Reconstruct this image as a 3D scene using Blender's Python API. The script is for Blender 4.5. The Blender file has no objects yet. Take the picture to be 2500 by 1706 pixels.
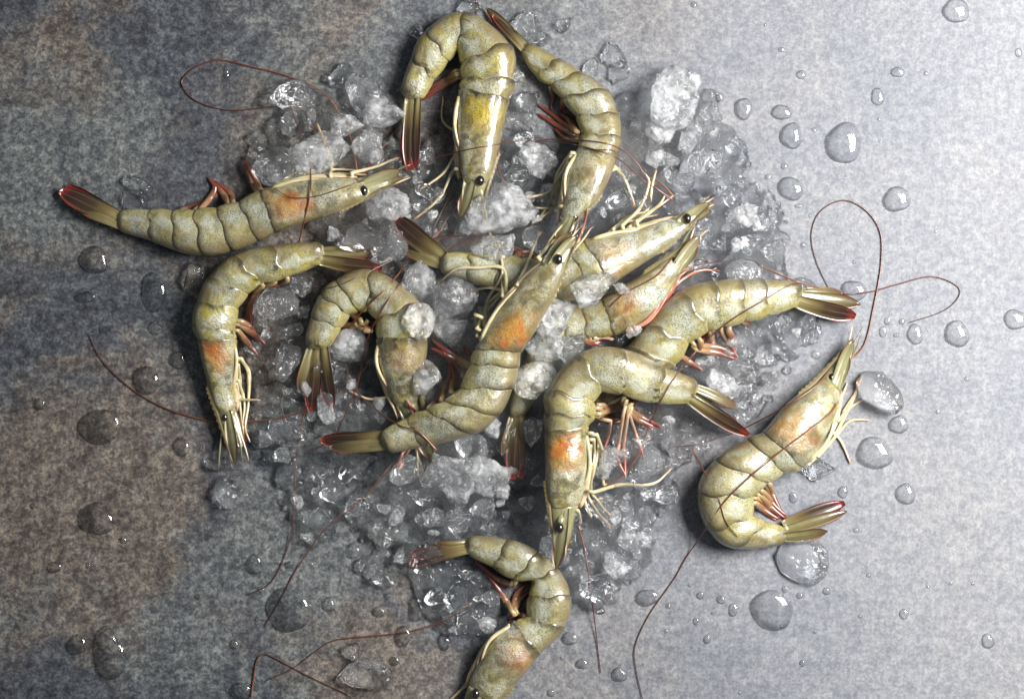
import bpy, math, random
import numpy as np
from mathutils import Vector, noise as mnoise

random.seed(7); rng = np.random.default_rng(7)
scene = bpy.context.scene
R = math.radians

# ------------------------------------------------------------------ camera, world, lamps, exposure
S = 0.00018          # metres per photograph pixel on the stone
HC = 0.95            # camera height
cam_d = bpy.data.cameras.new('camera'); cam = bpy.data.objects.new('camera', cam_d)
scene.collection.objects.link(cam)
cam.location = (0, 0, HC); cam.rotation_euler = (0, 0, 0)
cam_d.sensor_width = 36; cam_d.lens = 36 * HC / 0.45; cam_d.clip_start = 0.01; cam_d.clip_end = 20
scene.camera = cam

world = bpy.data.worlds.new('World'); scene.world = world; world.use_nodes = True
bg = world.node_tree.nodes['Background']
bg.inputs['Color'].default_value = (0.80, 0.88, 1.0, 1); bg.inputs['Strength'].default_value = 0.12

def area(name, loc, target, sx, sy, power, col):
    d = bpy.data.lights.new(name, 'AREA'); d.shape = 'RECTANGLE'; d.size = sx; d.size_y = sy
    d.energy = power; d.color = col
    o = bpy.data.objects.new(name, d); scene.collection.objects.link(o)
    o.location = loc
    o.rotation_euler = (Vector(target) - Vector(loc)).to_track_quat('-Z', 'Y').to_euler()
    return o
area('softbox_lamp', (0.45, 0.13, 0.52), (0.06, 0.0, 0.0), 0.36, 0.28, 9.8, (1.0, 0.975, 0.95))

vs = scene.view_settings
vs.view_transform = 'Standard'; vs.look = 'None'; vs.gamma = 1; vs.exposure = 0.47; vs.use_curve_mapping = False
cy = scene.cycles
cy.use_denoising = True; cy.use_adaptive_sampling = False
cy.max_bounces = 20; cy.transmission_bounces = 16; cy.transparent_max_bounces = 12; cy.glossy_bounces = 8; cy.diffuse_bounces = 5
cy.sample_clamp_indirect = 60.0
cy.caustics_refractive = True; cy.caustics_reflective = True; cy.blur_glossy = 0.3

COL = scene.collection

# ------------------------------------------------------------------ small helpers
def P(px, py, z=0.0):
    k = S * (HC - z) / HC
    return np.array(((px - 1250) * k, -(py - 853) * k, z))

VIEWS = {1: (100, 100, 2.324), 2: (900, 0, 2.643), 3: (400, 550, 2.643), 4: (900, 450, 2.2656),
         5: (1200, 800, 2.643), 6: (1500, 600, 2.643), 7: (1600, 800, 2.643), 8: (900, 1250, 3.478),
         9: (1250, 0, 1.859), 0: (0, 0, 1.0), 10: (0, 853, 1.859), 11: (1250, 853, 1.859), 12: (0, 0, 1.859)}
def vw(view, pts):
    ox, oy, s = VIEWS[view]
    return [(ox + p[0] / s, oy + p[1] / s) for p in pts]

def catmull(pts, t):
    """pts (n,k), t float array in 0..n-1"""
    pts = np.asarray(pts, float); n = len(pts)
    ext = np.vstack([2 * pts[0] - pts[1], pts, 2 * pts[-1] - pts[-2]])
    t = np.clip(np.atleast_1d(np.asarray(t, float)), 0, n - 1 - 1e-9)
    i = np.floor(t).astype(int); f = (t - i)[:, None]
    p0, p1, p2, p3 = ext[i], ext[i + 1], ext[i + 2], ext[i + 3]
    return 0.5 * (2 * p1 + (p2 - p0) * f + (2 * p0 - 5 * p1 + 4 * p2 - p3) * f ** 2 + (3 * p1 - p0 - 3 * p2 + p3) * f ** 3)

def mesh_obj(name, verts, faces, mat, parent=None, attrs=None, smooth=True):
    me = bpy.data.meshes.new(name)
    me.from_pydata([tuple(v) for v in verts], [], faces)
    if smooth: me.polygons.foreach_set('use_smooth', [True] * len(me.polygons))
    if attrs:
        for k, a in attrs.items():
            at = me.attributes.new(k, 'FLOAT', 'POINT'); at.data.foreach_set('value', np.asarray(a, dtype=np.float32))
    me.materials.append(mat); me.update()
    o = bpy.data.objects.new(name, me); COL.objects.link(o)
    if parent: o.parent = parent
    return o

def tag(o, label=None, cat=None, group=None, kind=None):
    if label: o['label'] = label
    if cat: o['category'] = cat
    if group: o['group'] = group
    if kind: o['kind'] = kind
    return o

def tube(pts, radii, sides=7, flat=1.0):
    pts = np.asarray(pts, float); n = len(pts)
    tan = np.gradient(pts, axis=0); tan /= np.linalg.norm(tan, axis=1)[:, None] + 1e-12
    up = np.array((0, 0, 1.0))
    V = []; A = []
    for i in range(n):
        s = np.cross(tan[i], up); l = np.linalg.norm(s)
        s = s / l if l > 1e-4 else np.array((1.0, 0, 0))
        u = np.cross(s, tan[i])
        for k in range(sides):
            a = 2 * math.pi * k / sides
            V.append(pts[i] + radii[i] * (math.cos(a) * s + math.sin(a) * u * flat)); A.append(i / (n - 1))
    F = []
    for i in range(n - 1):
        for k in range(sides):
            k2 = (k + 1) % sides
            F.append((i * sides + k, i * sides + k2, (i + 1) * sides + k2, (i + 1) * sides + k))
    F.append(tuple(range(sides))[::-1]); F.append(tuple((n - 1) * sides + k for k in range(sides)))
    return V, F, A

# ------------------------------------------------------------------ node helpers
class NT:
    def __init__(self, name):
        self.m = bpy.data.materials.new(name); self.m.use_nodes = True
        self.t = self.m.node_tree; self.t.nodes.clear()
        self.out = self.n('ShaderNodeOutputMaterial')
    def n(self, typ, **kw):
        nd = self.t.nodes.new(typ)
        for k, v in kw.items(): setattr(nd, k, v)
        return nd
    def link(self, a, b): self.t.links.new(a, b)
    def set(self, sock, v):
        if hasattr(v, 'links') or isinstance(v, bpy.types.NodeSocket): self.link(v, sock)
        else: sock.default_value = v
    def math(self, op, a, b=None, c=None, clamp=False):
        nd = self.n('ShaderNodeMath', operation=op); nd.use_clamp = clamp
        self.set(nd.inputs[0], a)
        if b is not None: self.set(nd.inputs[1], b)
        if c is not None: self.set(nd.inputs[2], c)
        return nd.outputs[0]
    def mix(self, f, a, b, mode='MIX'):
        nd = self.n('ShaderNodeMix', data_type='RGBA', blend_type=mode)
        self.set(nd.inputs[0], f); self.set(nd.inputs[6], a); self.set(nd.inputs[7], b)
        return nd.outputs[2]
    def mrange(self, v, a, b, c=0.0, d=1.0, smooth=True):
        nd = self.n('ShaderNodeMapRange', interpolation_type='SMOOTHSTEP' if smooth else 'LINEAR')
        self.set(nd.inputs[0], v)
        for i, x in enumerate((a, b, c, d)): self.set(nd.inputs[i + 1], x)
        return nd.outputs[0]
    def noise(self, vec, scale, detail=4, rough=0.55, dist=0.0):
        nd = self.n('ShaderNodeTexNoise'); self.link(vec, nd.inputs['Vector'])
        nd.inputs['Scale'].default_value = scale; nd.inputs['Detail'].default_value = detail
        nd.inputs['Roughness'].default_value = rough; nd.inputs['Distortion'].default_value = dist
        return nd.outputs[0]
    def voro(self, vec, scale, feature='F1', rnd=1.0):
        nd = self.n('ShaderNodeTexVoronoi', feature=feature); self.link(vec, nd.inputs['Vector'])
        nd.inputs['Scale'].default_value = scale; nd.inputs['Randomness'].default_value = rnd
        return nd.outputs['Distance']
    def attr(self, name):
        return self.n('ShaderNodeAttribute', attribute_name=name).outputs['Fac']
    def coord(self, off=(0, 0, 0), which='Object', scale=(1, 1, 1)):
        c = self.n('ShaderNodeTexCoord'); mp = self.n('ShaderNodeMapping')
        self.link(c.outputs[which], mp.inputs[0]); mp.inputs['Location'].default_value = off; mp.inputs['Scale'].default_value = scale
        return mp.outputs[0]
    def bump(self, h, strength, dist, prev=None):
        nd = self.n('ShaderNodeBump'); nd.inputs['Strength'].default_value = strength; nd.inputs['Distance'].default_value = dist
        self.link(h, nd.inputs['Height'])
        if prev is not None: self.link(prev, nd.inputs['Normal'])
        return nd.outputs[0]
    def bsdf(self, **kw):
        p = self.n('ShaderNodeBsdfPrincipled')
        for k, v in kw.items(): self.set(p.inputs[k.replace('_', ' ')], v)
        return p
    def done(self, sh): self.link(sh, self.out.inputs['Surface']); return self.m

def rgb(r, g, b): return (r, g, b, 1.0)

# ------------------------------------------------------------------ materials
def stone_material():
    n = NT('mottled_stone'); co = n.coord()
    sep = n.n('ShaderNodeSeparateXYZ'); n.link(co, sep.inputs[0]); x = sep.outputs[0]
    big = n.noise(n.coord((3.1, 1.7, 0)), 5.5, 5, 0.55, 0.3)
    brown = n.noise(n.coord((8.3, 4.1, 0)), 9.0, 6, 0.6, 0.4)
    blue = n.noise(n.coord((1.2, 9.4, 0)), 11.0, 6, 0.6, 0.5)
    mid = n.noise(n.coord((5, 5, 0)), 95, 9, 0.75)
    fine = n.noise(n.coord((2, 7, 0)), 760, 5, 0.7)
    streak = n.noise(n.coord((0, 0, 0), scale=(1, 0.25, 1)), 600, 4, 0.65)
    # the printed slab: stained half, ragged border, lamp falloff partly painted as pale-to-dark colour
    lit_side = n.mrange(n.math('ADD', x, n.math('MULTIPLY', n.math('SUBTRACT', big, 0.5), 0.40)), -0.12, 0.19)
    pale = n.mix(n.mrange(mid, 0.3, 0.7), rgb(0.165, 0.172, 0.190), rgb(0.225, 0.228, 0.240))
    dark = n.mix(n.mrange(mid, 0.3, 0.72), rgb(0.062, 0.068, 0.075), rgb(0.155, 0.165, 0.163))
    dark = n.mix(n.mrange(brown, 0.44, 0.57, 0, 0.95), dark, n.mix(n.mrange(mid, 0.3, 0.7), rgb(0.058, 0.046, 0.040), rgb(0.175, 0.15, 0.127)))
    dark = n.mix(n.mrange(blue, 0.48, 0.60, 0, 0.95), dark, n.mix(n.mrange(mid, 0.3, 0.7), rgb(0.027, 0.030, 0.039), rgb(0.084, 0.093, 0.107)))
    mott = n.noise(n.coord((6, 2, 0)), 300, 6, 0.72, 0.2)
    dark = n.mix(n.mrange(mott, 0.40, 0.62), n.mix(1.0, dark, rgb(0.55, 0.56, 0.60), 'MULTIPLY'), n.mix(1.0, dark, rgb(1.45, 1.43, 1.36), 'MULTIPLY'))
    pale = n.mix(n.mrange(mott, 0.38, 0.62), n.mix(1.0, pale, rgb(0.80, 0.81, 0.85), 'MULTIPLY'), n.mix(1.0, pale, rgb(1.16, 1.16, 1.13), 'MULTIPLY'))
    pale = n.mix(n.mrange(blue, 0.46, 0.66, 0, 0.55), pale, n.mix(1.0, pale, rgb(0.76, 0.785, 0.845), 'MULTIPLY'))
    pale = n.mix(n.mrange(brown, 0.50, 0.66, 0, 0.5), pale, n.mix(1.0, pale, rgb(1.12, 1.08, 1.02), 'MULTIPLY'))
    c = n.mix(lit_side, dark, pale)
    gk = n.mrange(fine, 0.36, 0.64)
    lo = n.mix(lit_side, rgb(0.62, 0.63, 0.66), rgb(0.84, 0.85, 0.87)); hi = n.mix(lit_side, rgb(1.34, 1.33, 1.29), rgb(1.13, 1.13, 1.12))
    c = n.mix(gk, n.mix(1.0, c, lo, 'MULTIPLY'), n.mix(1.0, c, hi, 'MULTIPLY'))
    c = n.mix(n.mrange(streak, 0.3, 0.7), n.mix(1.0, c, rgb(0.93, 0.93, 0.94), 'MULTIPLY'), n.mix(1.0, c, rgb(1.06, 1.06, 1.05), 'MULTIPLY'))
    b = n.bump(fine, 0.22, 0.0003); b = n.bump(streak, 0.15, 0.0003, b); b = n.bump(mid, 0.12, 0.0008, b)
    p = n.bsdf(Base_Color=c, Roughness=n.mrange(mid, 0.2, 0.8, 0.50, 0.64), Normal=b)
    p.inputs['Specular IOR Level'].default_value = 0.35
    return n.done(p.outputs[0])

def shell_material(seed, orange=0.5, yellow=0.3, grey=0.4, smudge=0.4, liver=((0.40, 0.10, 0.012), (0.46, 0.235, 0.035))):
    n = NT('shrimp_shell'); off = (seed * 1.37, seed * 2.11, seed * 0.7); co = n.coord(off)
    su, dv, hu = n.attr('su'), n.attr('dv'), n.attr('hu')
    n1 = n.noise(co, 90, 5, 0.6, 0.6); n2 = n.noise(n.coord((off[0] + 4, off[1], 0)), 70, 4, 0.55, 0.8)
    n3 = n.noise(n.coord((off[0], off[1] + 6, 0)), 140, 4, 0.6, 0.5)
    base = n.mix(n.mrange(n1, 0.32, 0.66), rgb(0.165, 0.13, 0.05), rgb(0.39, 0.35, 0.185))
    base = n.mix(n.mrange(n2, 0.40, 0.66, 0, 0.30 + 0.6 * grey), base, rgb(0.39, 0.43, 0.385))     # milky bluish flesh
    base = n.mix(n.mrange(n3, 0.45, 0.68, 0, 0.20 + 0.7 * yellow), base, rgb(0.33, 0.285, 0.035))   # yellow-green flecks
    # browner back, milky muscle band on the flank of each plate
    base = n.mix(n.math('MULTIPLY', n.mrange(n.math('ADD', dv, n.math('MULTIPLY', n.math('SUBTRACT', n1, 0.5), 1.2)), 0.30, 0.95, 0, 0.75), n.mrange(hu, 0.0, 0.3, 0.6, 1.0)), base, rgb(0.165, 0.125, 0.055))
    fl = n.math('ABSOLUTE', n.math('SUBTRACT', dv, -0.32)); fs = n.math('ABSOLUTE', n.math('SUBTRACT', su, 0.45))
    fb = n.math('ADD', n.math('ADD', n.math('MULTIPLY', fl, 1.0), n.math('MULTIPLY', fs, 1.0)), n.math('MULTIPLY', n.math('SUBTRACT', n2, 0.5), 1.6))
    base = n.mix(n.math('MULTIPLY', n.mrange(fb, 0.15, 0.5, 0.7, 0.0), n.mrange(hu, 1.0, 2.0)), base, rgb(0.47, 0.49, 0.40))
    # organs seen through the head shell: dark gut, milky gill flap
    og = n.noise(n.coord((off[0] + 9, off[1] + 1, 2)), 115, 3, 0.5, 1.2)
    inhead = n.math('MULTIPLY', n.mrange(hu, 1.0, 1.2, 1, 0), n.mrange(n.math('ABSOLUTE', dv), 0.6, 0.9, 1, 0))
    base = n.mix(n.math('MULTIPLY', n.mrange(og, 0.52, 0.60, 0, 0.45 + 0.4 * smudge), inhead), base, rgb(0.105, 0.09, 0.05))
    base = n.mix(n.math('MULTIPLY', n.mrange(og, 0.38, 0.46, 0.55, 0), inhead), base, rgb(0.46, 0.45, 0.35))
    # liver showing through the head shell
    dvv = n.math('MULTIPLY', n.math('SUBTRACT', dv, 0.12), 0.75)
    huu = n.math('MULTIPLY', n.math('SUBTRACT', hu, 0.74), 2.6)
    d2 = n.math('SQRT', n.math('ADD', n.math('MULTIPLY', dvv, dvv), n.math('MULTIPLY', huu, huu)))
    blob = n.mrange(n.math('ADD', d2, n.math('MULTIPLY', n.math('SUBTRACT', n3, 0.5), 1.5)), 0.12, 0.85, orange, 0.0)
    base = n.mix(blob, base, n.mix(n.mrange(n1, 0.35, 0.65), rgb(*liver[0]), rgb(*liver[1])))
    dk = n.mrange(n.math('ADD', n.math('ABSOLUTE', n.math('SUBTRACT', hu, 0.42)), n.math('MULTIPLY', n.math('SUBTRACT', n2, 0.45), 1.6)), 0.0, 0.25, 0.55 * smudge, 0)
    base = n.mix(n.math('MULTIPLY', dk, n.mrange(hu, 0.02, 0.1)), base, rgb(0.15, 0.13, 0.085))
    # pigment bands at the hind rims of the plates
    rim = n.mrange(su, 0.66, 0.97, 0, 1)
    rimn = n.math('MULTIPLY', rim, n.mrange(n.math('ADD', n.math('MULTIPLY', dv, 0.22), n1), 0.36, 0.60, 0.15, 1.0))
    base = n.mix(rimn, base, rgb(0.075, 0.055, 0.02))
    base = n.mix(n.mrange(su, 0.955, 0.99, 0, 0.5), base, rgb(0.50, 0.46, 0.30))
    front = n.mrange(su, 0.0, 0.14, 0.5, 0.0)
    base = n.mix(front, base, rgb(0.42, 0.41, 0.30))
    # yellowish belly lobes
    base = n.mix(n.math('MULTIPLY', n.mrange(n.math('ADD', dv, n.math('MULTIPLY', n.math('SUBTRACT', n3, 0.5), 0.8)), -0.85, -0.45, 0.6, 0.0), n.mrange(hu, 1.0, 2.0)), base, rgb(0.36, 0.315, 0.10))
    # hinge dot on the flank
    hs = n.math('MULTIPLY', n.math('SUBTRACT', su, 0.93), 1.3); hd = n.math('SUBTRACT', dv, -0.28)
    hh = n.math('SQRT', n.math('ADD', n.math('MULTIPLY', hs, hs), n.math('MULTIPLY', hd, hd)))
    base = n.mix(n.mrange(hh, 0.05, 0.13, 0.85, 0), base, rgb(0.09, 0.075, 0.03))
    blk = n.math('MULTIPLY', n.mrange(n.noise(n.coord((off[0] + 2, off[1] + 3, 1)), 150, 3, 0.55, 0.8), 0.53, 0.60, 0, min(1.0, 1.2 * smudge)), n.mrange(su, 0.55, 0.9, 0.12, 1.0))
    base = n.mix(blk, base, rgb(0.035, 0.03, 0.014))
    # pigment spots
    sp = n.voro(co, 1350); dens = n.mrange(n2, 0.35, 0.6, 0.28, 0.75)
    base = n.mix(n.math('MULTIPLY', n.mrange(sp, 0.24, 0.45, 1, 0), dens), base, rgb(0.075, 0.07, 0.04))
    b = n.bump(n.noise(co, 300, 5, 0.6), 0.38, 0.0012)
    b = n.bump(sp, 0.12, 0.0004, b)
    b = n.bump(n1, 0.35, 0.003, b)
    cb = n.bump(n1, 0.20, 0.003); cb = n.bump(n.noise(co, 260, 3, 0.5), 0.08, 0.001, cb)
    p = n.bsdf(Base_Color=base, Roughness=0.36, Normal=b, Subsurface_Weight=0.55, Coat_Weight=1.0, Coat_Roughness=0.035)
    p.inputs['Coat IOR'].default_value = 1.55
    p.inputs['Subsurface Radius'].default_value = (1.0, 0.75, 0.4); p.inputs['Subsurface Scale'].default_value = 0.0009
    p.inputs['Coat Normal']; n.link(cb, p.inputs['Coat Normal'])
    return n.done(p.outputs[0])

def grad_material(name, stops, rough=0.3, sss=0.3, streak=0.0, trans=0.0, coat=0.7):
    """colour along a limb from its root (tl=0) to its tip (tl=1)"""
    n = NT(name); tl = n.attr('tl'); co = n.coord()
    nz = n.noise(co, 260, 4, 0.6)
    f = n.math('ADD', tl, n.math('MULTIPLY', n.math('SUBTRACT', nz, 0.5), 0.22), clamp=True)
    r = n.n('ShaderNodeValToRGB'); n.link(f, r.inputs[0])
    e = r.color_ramp.elements
    while len(e) < len(stops): e.new(0.5)
    for k, (pos, c) in enumerate(stops): e[k].position = pos; e[k].color = (*c, 1)
    c = r.outputs[0]
    if streak:
        te = n.attr('te')
        st = n.math('SINE', n.math('ADD', n.math('MULTIPLY', te, 9.0), n.math('MULTIPLY', nz, 1.5)))
        c = n.mix(n.mrange(st, 0.72, 1.0, 0, streak), c, rgb(0.10, 0.085, 0.035))
        c = n.mix(n.math('MULTIPLY', n.mrange(n.math('ABSOLUTE', te), 0.80, 0.97), n.mrange(tl, 0.45, 0.8)), c, rgb(0.26, 0.02, 0.012))
    c = n.mix(n.mrange(nz, 0.3, 0.7), n.mix(1.0, c, rgb(0.8, 0.78, 0.74), 'MULTIPLY'), c)
    b = n.bump(nz, 0.2, 0.0006)
    p = n.bsdf(Base_Color=c, Roughness=rough, Normal=b, Subsurface_Weight=sss, Coat_Weight=coat, Coat_Roughness=0.08, Transmission_Weight=trans)
    p.inputs['Subsurface Radius'].default_value = (1, .7, .4); p.inputs['Subsurface Scale'].default_value = 0.0004
    return n.done(p.outputs[0])

def ice_material(name, frost, rough=0.06, bump=0.5, tint=(0.97, 0.985, 1.0), seed=0):
    n = NT(name); co = n.coord((seed, seed * 2, 0), 'Object'); g = n.n('ShaderNodeNewGeometry')
    info = n.n('ShaderNodeObjectInfo')
    va = n.n('ShaderNodeVectorMath', operation='ADD'); n.link(g.outputs['Position'], va.inputs[0])
    vs_ = n.n('ShaderNodeVectorMath', operation='SCALE'); vs_.inputs[0].default_value = (3, 5, 7); n.link(info.outputs['Random'], vs_.inputs[3]); n.link(vs_.outputs[0], va.inputs[1])
    pos = va.outputs[0]
    a = n.noise(pos, 300, 3, 0.55); v = n.voro(pos, 380); big = n.noise(pos, 110, 3, 0.55, 0.3)
    b = n.bump(v, bump, 0.0016); b = n.bump(a, bump * 0.7, 0.0016, b); b = n.bump(big, 0.6, 0.004, b)
    soft = n.bump(big, 0.35, 0.004)
    glass = n.bsdf(Base_Color=rgb(*tint), Roughness=rough, IOR=1.31, Transmission_Weight=1.0, Normal=b); glass.inputs['Specular IOR Level'].default_value = 1.0
    snow = n.bsdf(Base_Color=rgb(0.90, 0.92, 0.95), Roughness=0.3, Normal=soft, Subsurface_Weight=1.0, Coat_Weight=1.0, Coat_Roughness=0.05)
    n.link(b, snow.inputs['Coat Normal'])
    snow.inputs['Subsurface Radius'].default_value = (1.0, 1.0, 1.0); snow.inputs['Subsurface Scale'].default_value = 0.004
    mx = n.n('ShaderNodeMixShader')
    n.link(n.mrange(n.math('ADD', n.math('MULTIPLY', big, 0.55), n.math('MULTIPLY', a, 0.45)), 0.38, 0.64, frost * 0.2, min(frost * 1.8, 0.9)), mx.inputs[0])
    n.link(glass.outputs[0], mx.inputs[1]); n.link(snow.outputs[0], mx.inputs[2])
    return n.done(mx.outputs[0])

def water_material():
    n = NT('water')
    ge = n.n('ShaderNodeNewGeometry'); dt = n.n('ShaderNodeVectorMath', operation='DOT_PRODUCT')
    n.link(ge.outputs['Normal'], dt.inputs[0]); n.link(ge.outputs['Incoming'], dt.inputs[1])
    graz = n.math('SUBTRACT', 1.0, n.math('ABSOLUTE', dt.outputs['Value']), clamp=True)
    f = n.n('ShaderNodeFresnel'); f.inputs['IOR'].default_value = 1.42
    sym = n.math('ADD', 0.03, n.math('MULTIPLY', 0.95, n.math('POWER', graz, 2.2)))
    fres = n.math('ADD', n.math('MULTIPLY', f.outputs[0], 0.55), n.math('MULTIPLY', sym, 0.45), clamp=True)   # reflectance of the water skin
    g = n.n('ShaderNodeBsdfGlossy'); g.inputs['Roughness'].default_value = 0.0; g.inputs['Color'].default_value = rgb(1, 1, 1)
    t = n.n('ShaderNodeBsdfTransparent'); t.inputs['Color'].default_value = rgb(0.93, 0.935, 0.94)
    mx = n.n('ShaderNodeMixShader'); n.link(fres, mx.inputs[0])
    n.link(t.outputs[0], mx.inputs[1]); n.link(g.outputs[0], mx.inputs[2])
    return n.done(mx.outputs[0])

def eye_material():
    n = NT('shrimp_eye'); p = n.bsdf(Base_Color=rgb(0.012, 0.010, 0.008), Roughness=0.08, Coat_Weight=1.0, Coat_Roughness=0.02)
    return n.done(p.outputs[0])

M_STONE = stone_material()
M_WATER = water_material()
M_EYE = eye_material()
M_ICE_CLEAR = ice_material('clear_ice', 0.015, 0.0, 0.4)
M_ICE_GREY = ice_material('grey_ice', 0.05, 0.0, 0.5)
M_ICE_FROST = ice_material('frosted_ice', 0.17, 0.0, 0.75)
M_ICE_SLUSH = ice_material('crushed_ice', 0.025, 0.0, 0.7)
M_TAIL = grad_material('tail_blade', [(0.0, (0.27, 0.235, 0.105)), (0.26, (0.14, 0.10, 0.036)), (0.46, (0.048, 0.028, 0.014)), (0.82, (0.03, 0.010, 0.010)), (0.96, (0.17, 0.010, 0.008))], 0.32, 0.15, 0.65, coat=0.6)
M_TELSON = grad_material('telson', [(0.0, (0.22, 0.20, 0.09)), (0.5, (0.16, 0.13, 0.055)), (0.85, (0.08, 0.055, 0.022)), (1.0, (0.06, 0.03, 0.02))], 0.32, 0.2, 0.6, coat=0.6)
M_LEG = grad_material('walking_leg', [(0.0, (0.52, 0.46, 0.26)), (0.5, (0.60, 0.54, 0.34)), (0.85, (0.58, 0.46, 0.28)), (1.0, (0.50, 0.28, 0.17))], 0.3, 0.35)
M_LEG_PINK = grad_material('pink_leg', [(0.0, (0.50, 0.38, 0.25)), (0.4, (0.50, 0.25, 0.17)), (0.8, (0.48, 0.13, 0.09)), (1.0, (0.45, 0.24, 0.15))], 0.3, 0.35)
M_SWIM = grad_material('swimming_leg', [(0.0, (0.38, 0.29, 0.14)), (0.35, (0.30, 0.16, 0.085)), (0.65, (0.165, 0.052, 0.032)), (1.0, (0.20, 0.035, 0.02))], 0.3, 0.3)
M_ANT = grad_material('antenna', [(0.0, (0.25, 0.09, 0.03)), (0.3, (0.13, 0.032, 0.014)), (1.0, (0.07, 0.017, 0.009))], 0.35, 0.0)
M_SCALE = grad_material('antennal_scale', [(0.0, (0.30, 0.285, 0.15)), (0.5, (0.25, 0.24, 0.13)), (1.0, (0.12, 0.10, 0.04))], 0.28, 0.3, 0.3)
M_ROST = grad_material('rostrum', [(0.0, (0.22, 0.18, 0.065)), (0.6, (0.13, 0.10, 0.035)), (1.0, (0.07, 0.045, 0.018))], 0.55, 0.1, coat=0.15)

# ------------------------------------------------------------------ the slab
def make_slab():
    V = [(-0.7, -0.6, -0.02), (0.7, -0.6, -0.02), (0.7, 0.6, -0.02), (-0.7, 0.6, -0.02)]
    V += [(x, y, 0.0) for x, y, _ in V]
    F = [(3, 2, 1, 0), (4, 5, 6, 7), (0, 1, 5, 4), (1, 2, 6, 5), (2, 3, 7, 6), (3, 0, 4, 7)]
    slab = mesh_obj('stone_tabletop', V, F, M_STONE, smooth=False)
    tag(slab, 'mottled grey stone-look tabletop with brown stains, painted paler on the side towards the lamp', 'tabletop', kind='structure')
make_slab()

# ------------------------------------------------------------------ height maps used to rest things on one another
GX, GY, GS = 620, 440, 0.0009
def gi(x, y):
    return (np.clip(np.round(np.asarray(x) / GS + GX / 2).astype(int), 0, GX - 1), np.clip(np.round(np.asarray(y) / GS + GY / 2).astype(int), 0, GY - 1))

# ------------------------------------------------------------------ shrimps
# stations run from the face to the tail root: F M1 M2 R A1 A2 A3 A4 A5 A6, each (dorsal, ventral) in a view of the photograph, with its lowest height in mm
SH = {}
SH['A'] = dict(v=1, D=[(1900, 880), (1720, 960), (1530, 1025), (1345, 1088), (1240, 1138), (1090, 1195), (930, 1222), (775, 1195), (632, 1140), (430, 1075)],
    V=[(1800, 775), (1600, 775), (1420, 805), (1262, 840), (1130, 905), (1005, 940), (880, 955), (755, 958), (625, 955), (440, 962)],
    z=[9, 8, 6, 4, 2.5, 1, 0.3, 0.3, 0.3, 0.5], tip=(2075, 770), scale=[(2040, 735), (2060, 790)],
    tail=[((436, 985), (152, 822), 62, 1), ((432, 1020), (108, 850), 95, 1), ((428, 1056), (215, 955), 60, 0)],
    eye=(1832, 850),
    legs=[[(1640, 760), (1645, 715), (1612, 590), (1568, 470)], [(1760, 750), (1880, 720), (2040, 660)], [(1330, 810), (1480, 750), (1640, 730), (1800, 735)], [(1350, 830), (1520, 765), (1700, 755), (1850, 760)]],
    swim=[[(1245, 850), (1215, 780), (1150, 680)], [(1225, 860), (1190, 790), (1155, 695)], [(900, 960), (960, 890), (985, 830), (950, 780)], [(1060, 915), (1020, 850), (955, 785)], [(1090, 915), (1070, 860), (985, 798)], [(870, 965), (930, 920), (1000, 870)], [(780, 970), (850, 945), (930, 900)]],
    ant=[(1, [(1795, 745), (1760, 560), (1690, 410), (1590, 285), (1380, 195), (1200, 150), (1030, 112), (900, 140), (822, 195), (800, 245), (850, 320), (950, 370), (1100, 395), (1300, 375), (1420, 372), (1500, 405), (1560, 500), (1610, 640), (1632, 690)]),
         (1, [(1850, 715), (1950, 590), (2060, 440)])],
    mat=dict(orange=0.75, yellow=0.2, grey=0.55, smudge=0.4), label='nearly straight shrimp with its tail stretched out over bare stained stone')
SH['B'] = dict(v=2, D=[(785, 1190), (835, 1010), (872, 820), (908, 660), (945, 530), (918, 290), (620, 76), (365, 200), (270, 375), (192, 615)],
    V=[(595, 1160), (578, 960), (570, 780), (580, 590), (596, 520), (592, 425), (572, 345), (520, 400), (430, 515), (345, 655)],
    z=[10, 7, 4, 2, 1, 0.3, 0.3, 0.3, 0.3, 2], tip=(705, 1415), scale=[(592, 1400), (640, 1380)],
    tail=[((250, 665), (232, 1060), 75, 1), ((275, 670), (262, 1100), 80, 1), ((322, 675), (302, 1090), 60, 1)],
    eye=(720, 1165),
    legs=[[(600, 860), (570, 855), (478, 780), (480, 620)], [(590, 850), (570, 740), (572, 625)], [(595, 980), (560, 1000), (480, 1120), (328, 1230)], [(560, 1090), (530, 1130), (455, 1280), (290, 1420)], [(590, 900), (570, 940), (575, 1000)]],
    swim=[[(570, 480), (470, 530), (335, 590)], [(575, 500), (480, 560), (345, 650)], [(572, 490), (470, 545), (360, 620)], [(560, 460), (500, 510), (420, 540)]],
    ant=[(2, [(568, 1205), (500, 1310), (400, 1510)]), (2, [(582, 1255), (525, 1380), (432, 1530)]), (2, [(840, 965), (830, 1060), (870, 1170), (960, 1270), (1070, 1370), (1170, 1455)])],
    mat=dict(orange=0.95, yellow=1.0, grey=0.35, smudge=0.7, liver=((0.36, 0.25, 0.012), (0.45, 0.36, 0.02))), label='yellow-green shrimp bent into a tight hairpin arch, tail and head side by side')
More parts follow.
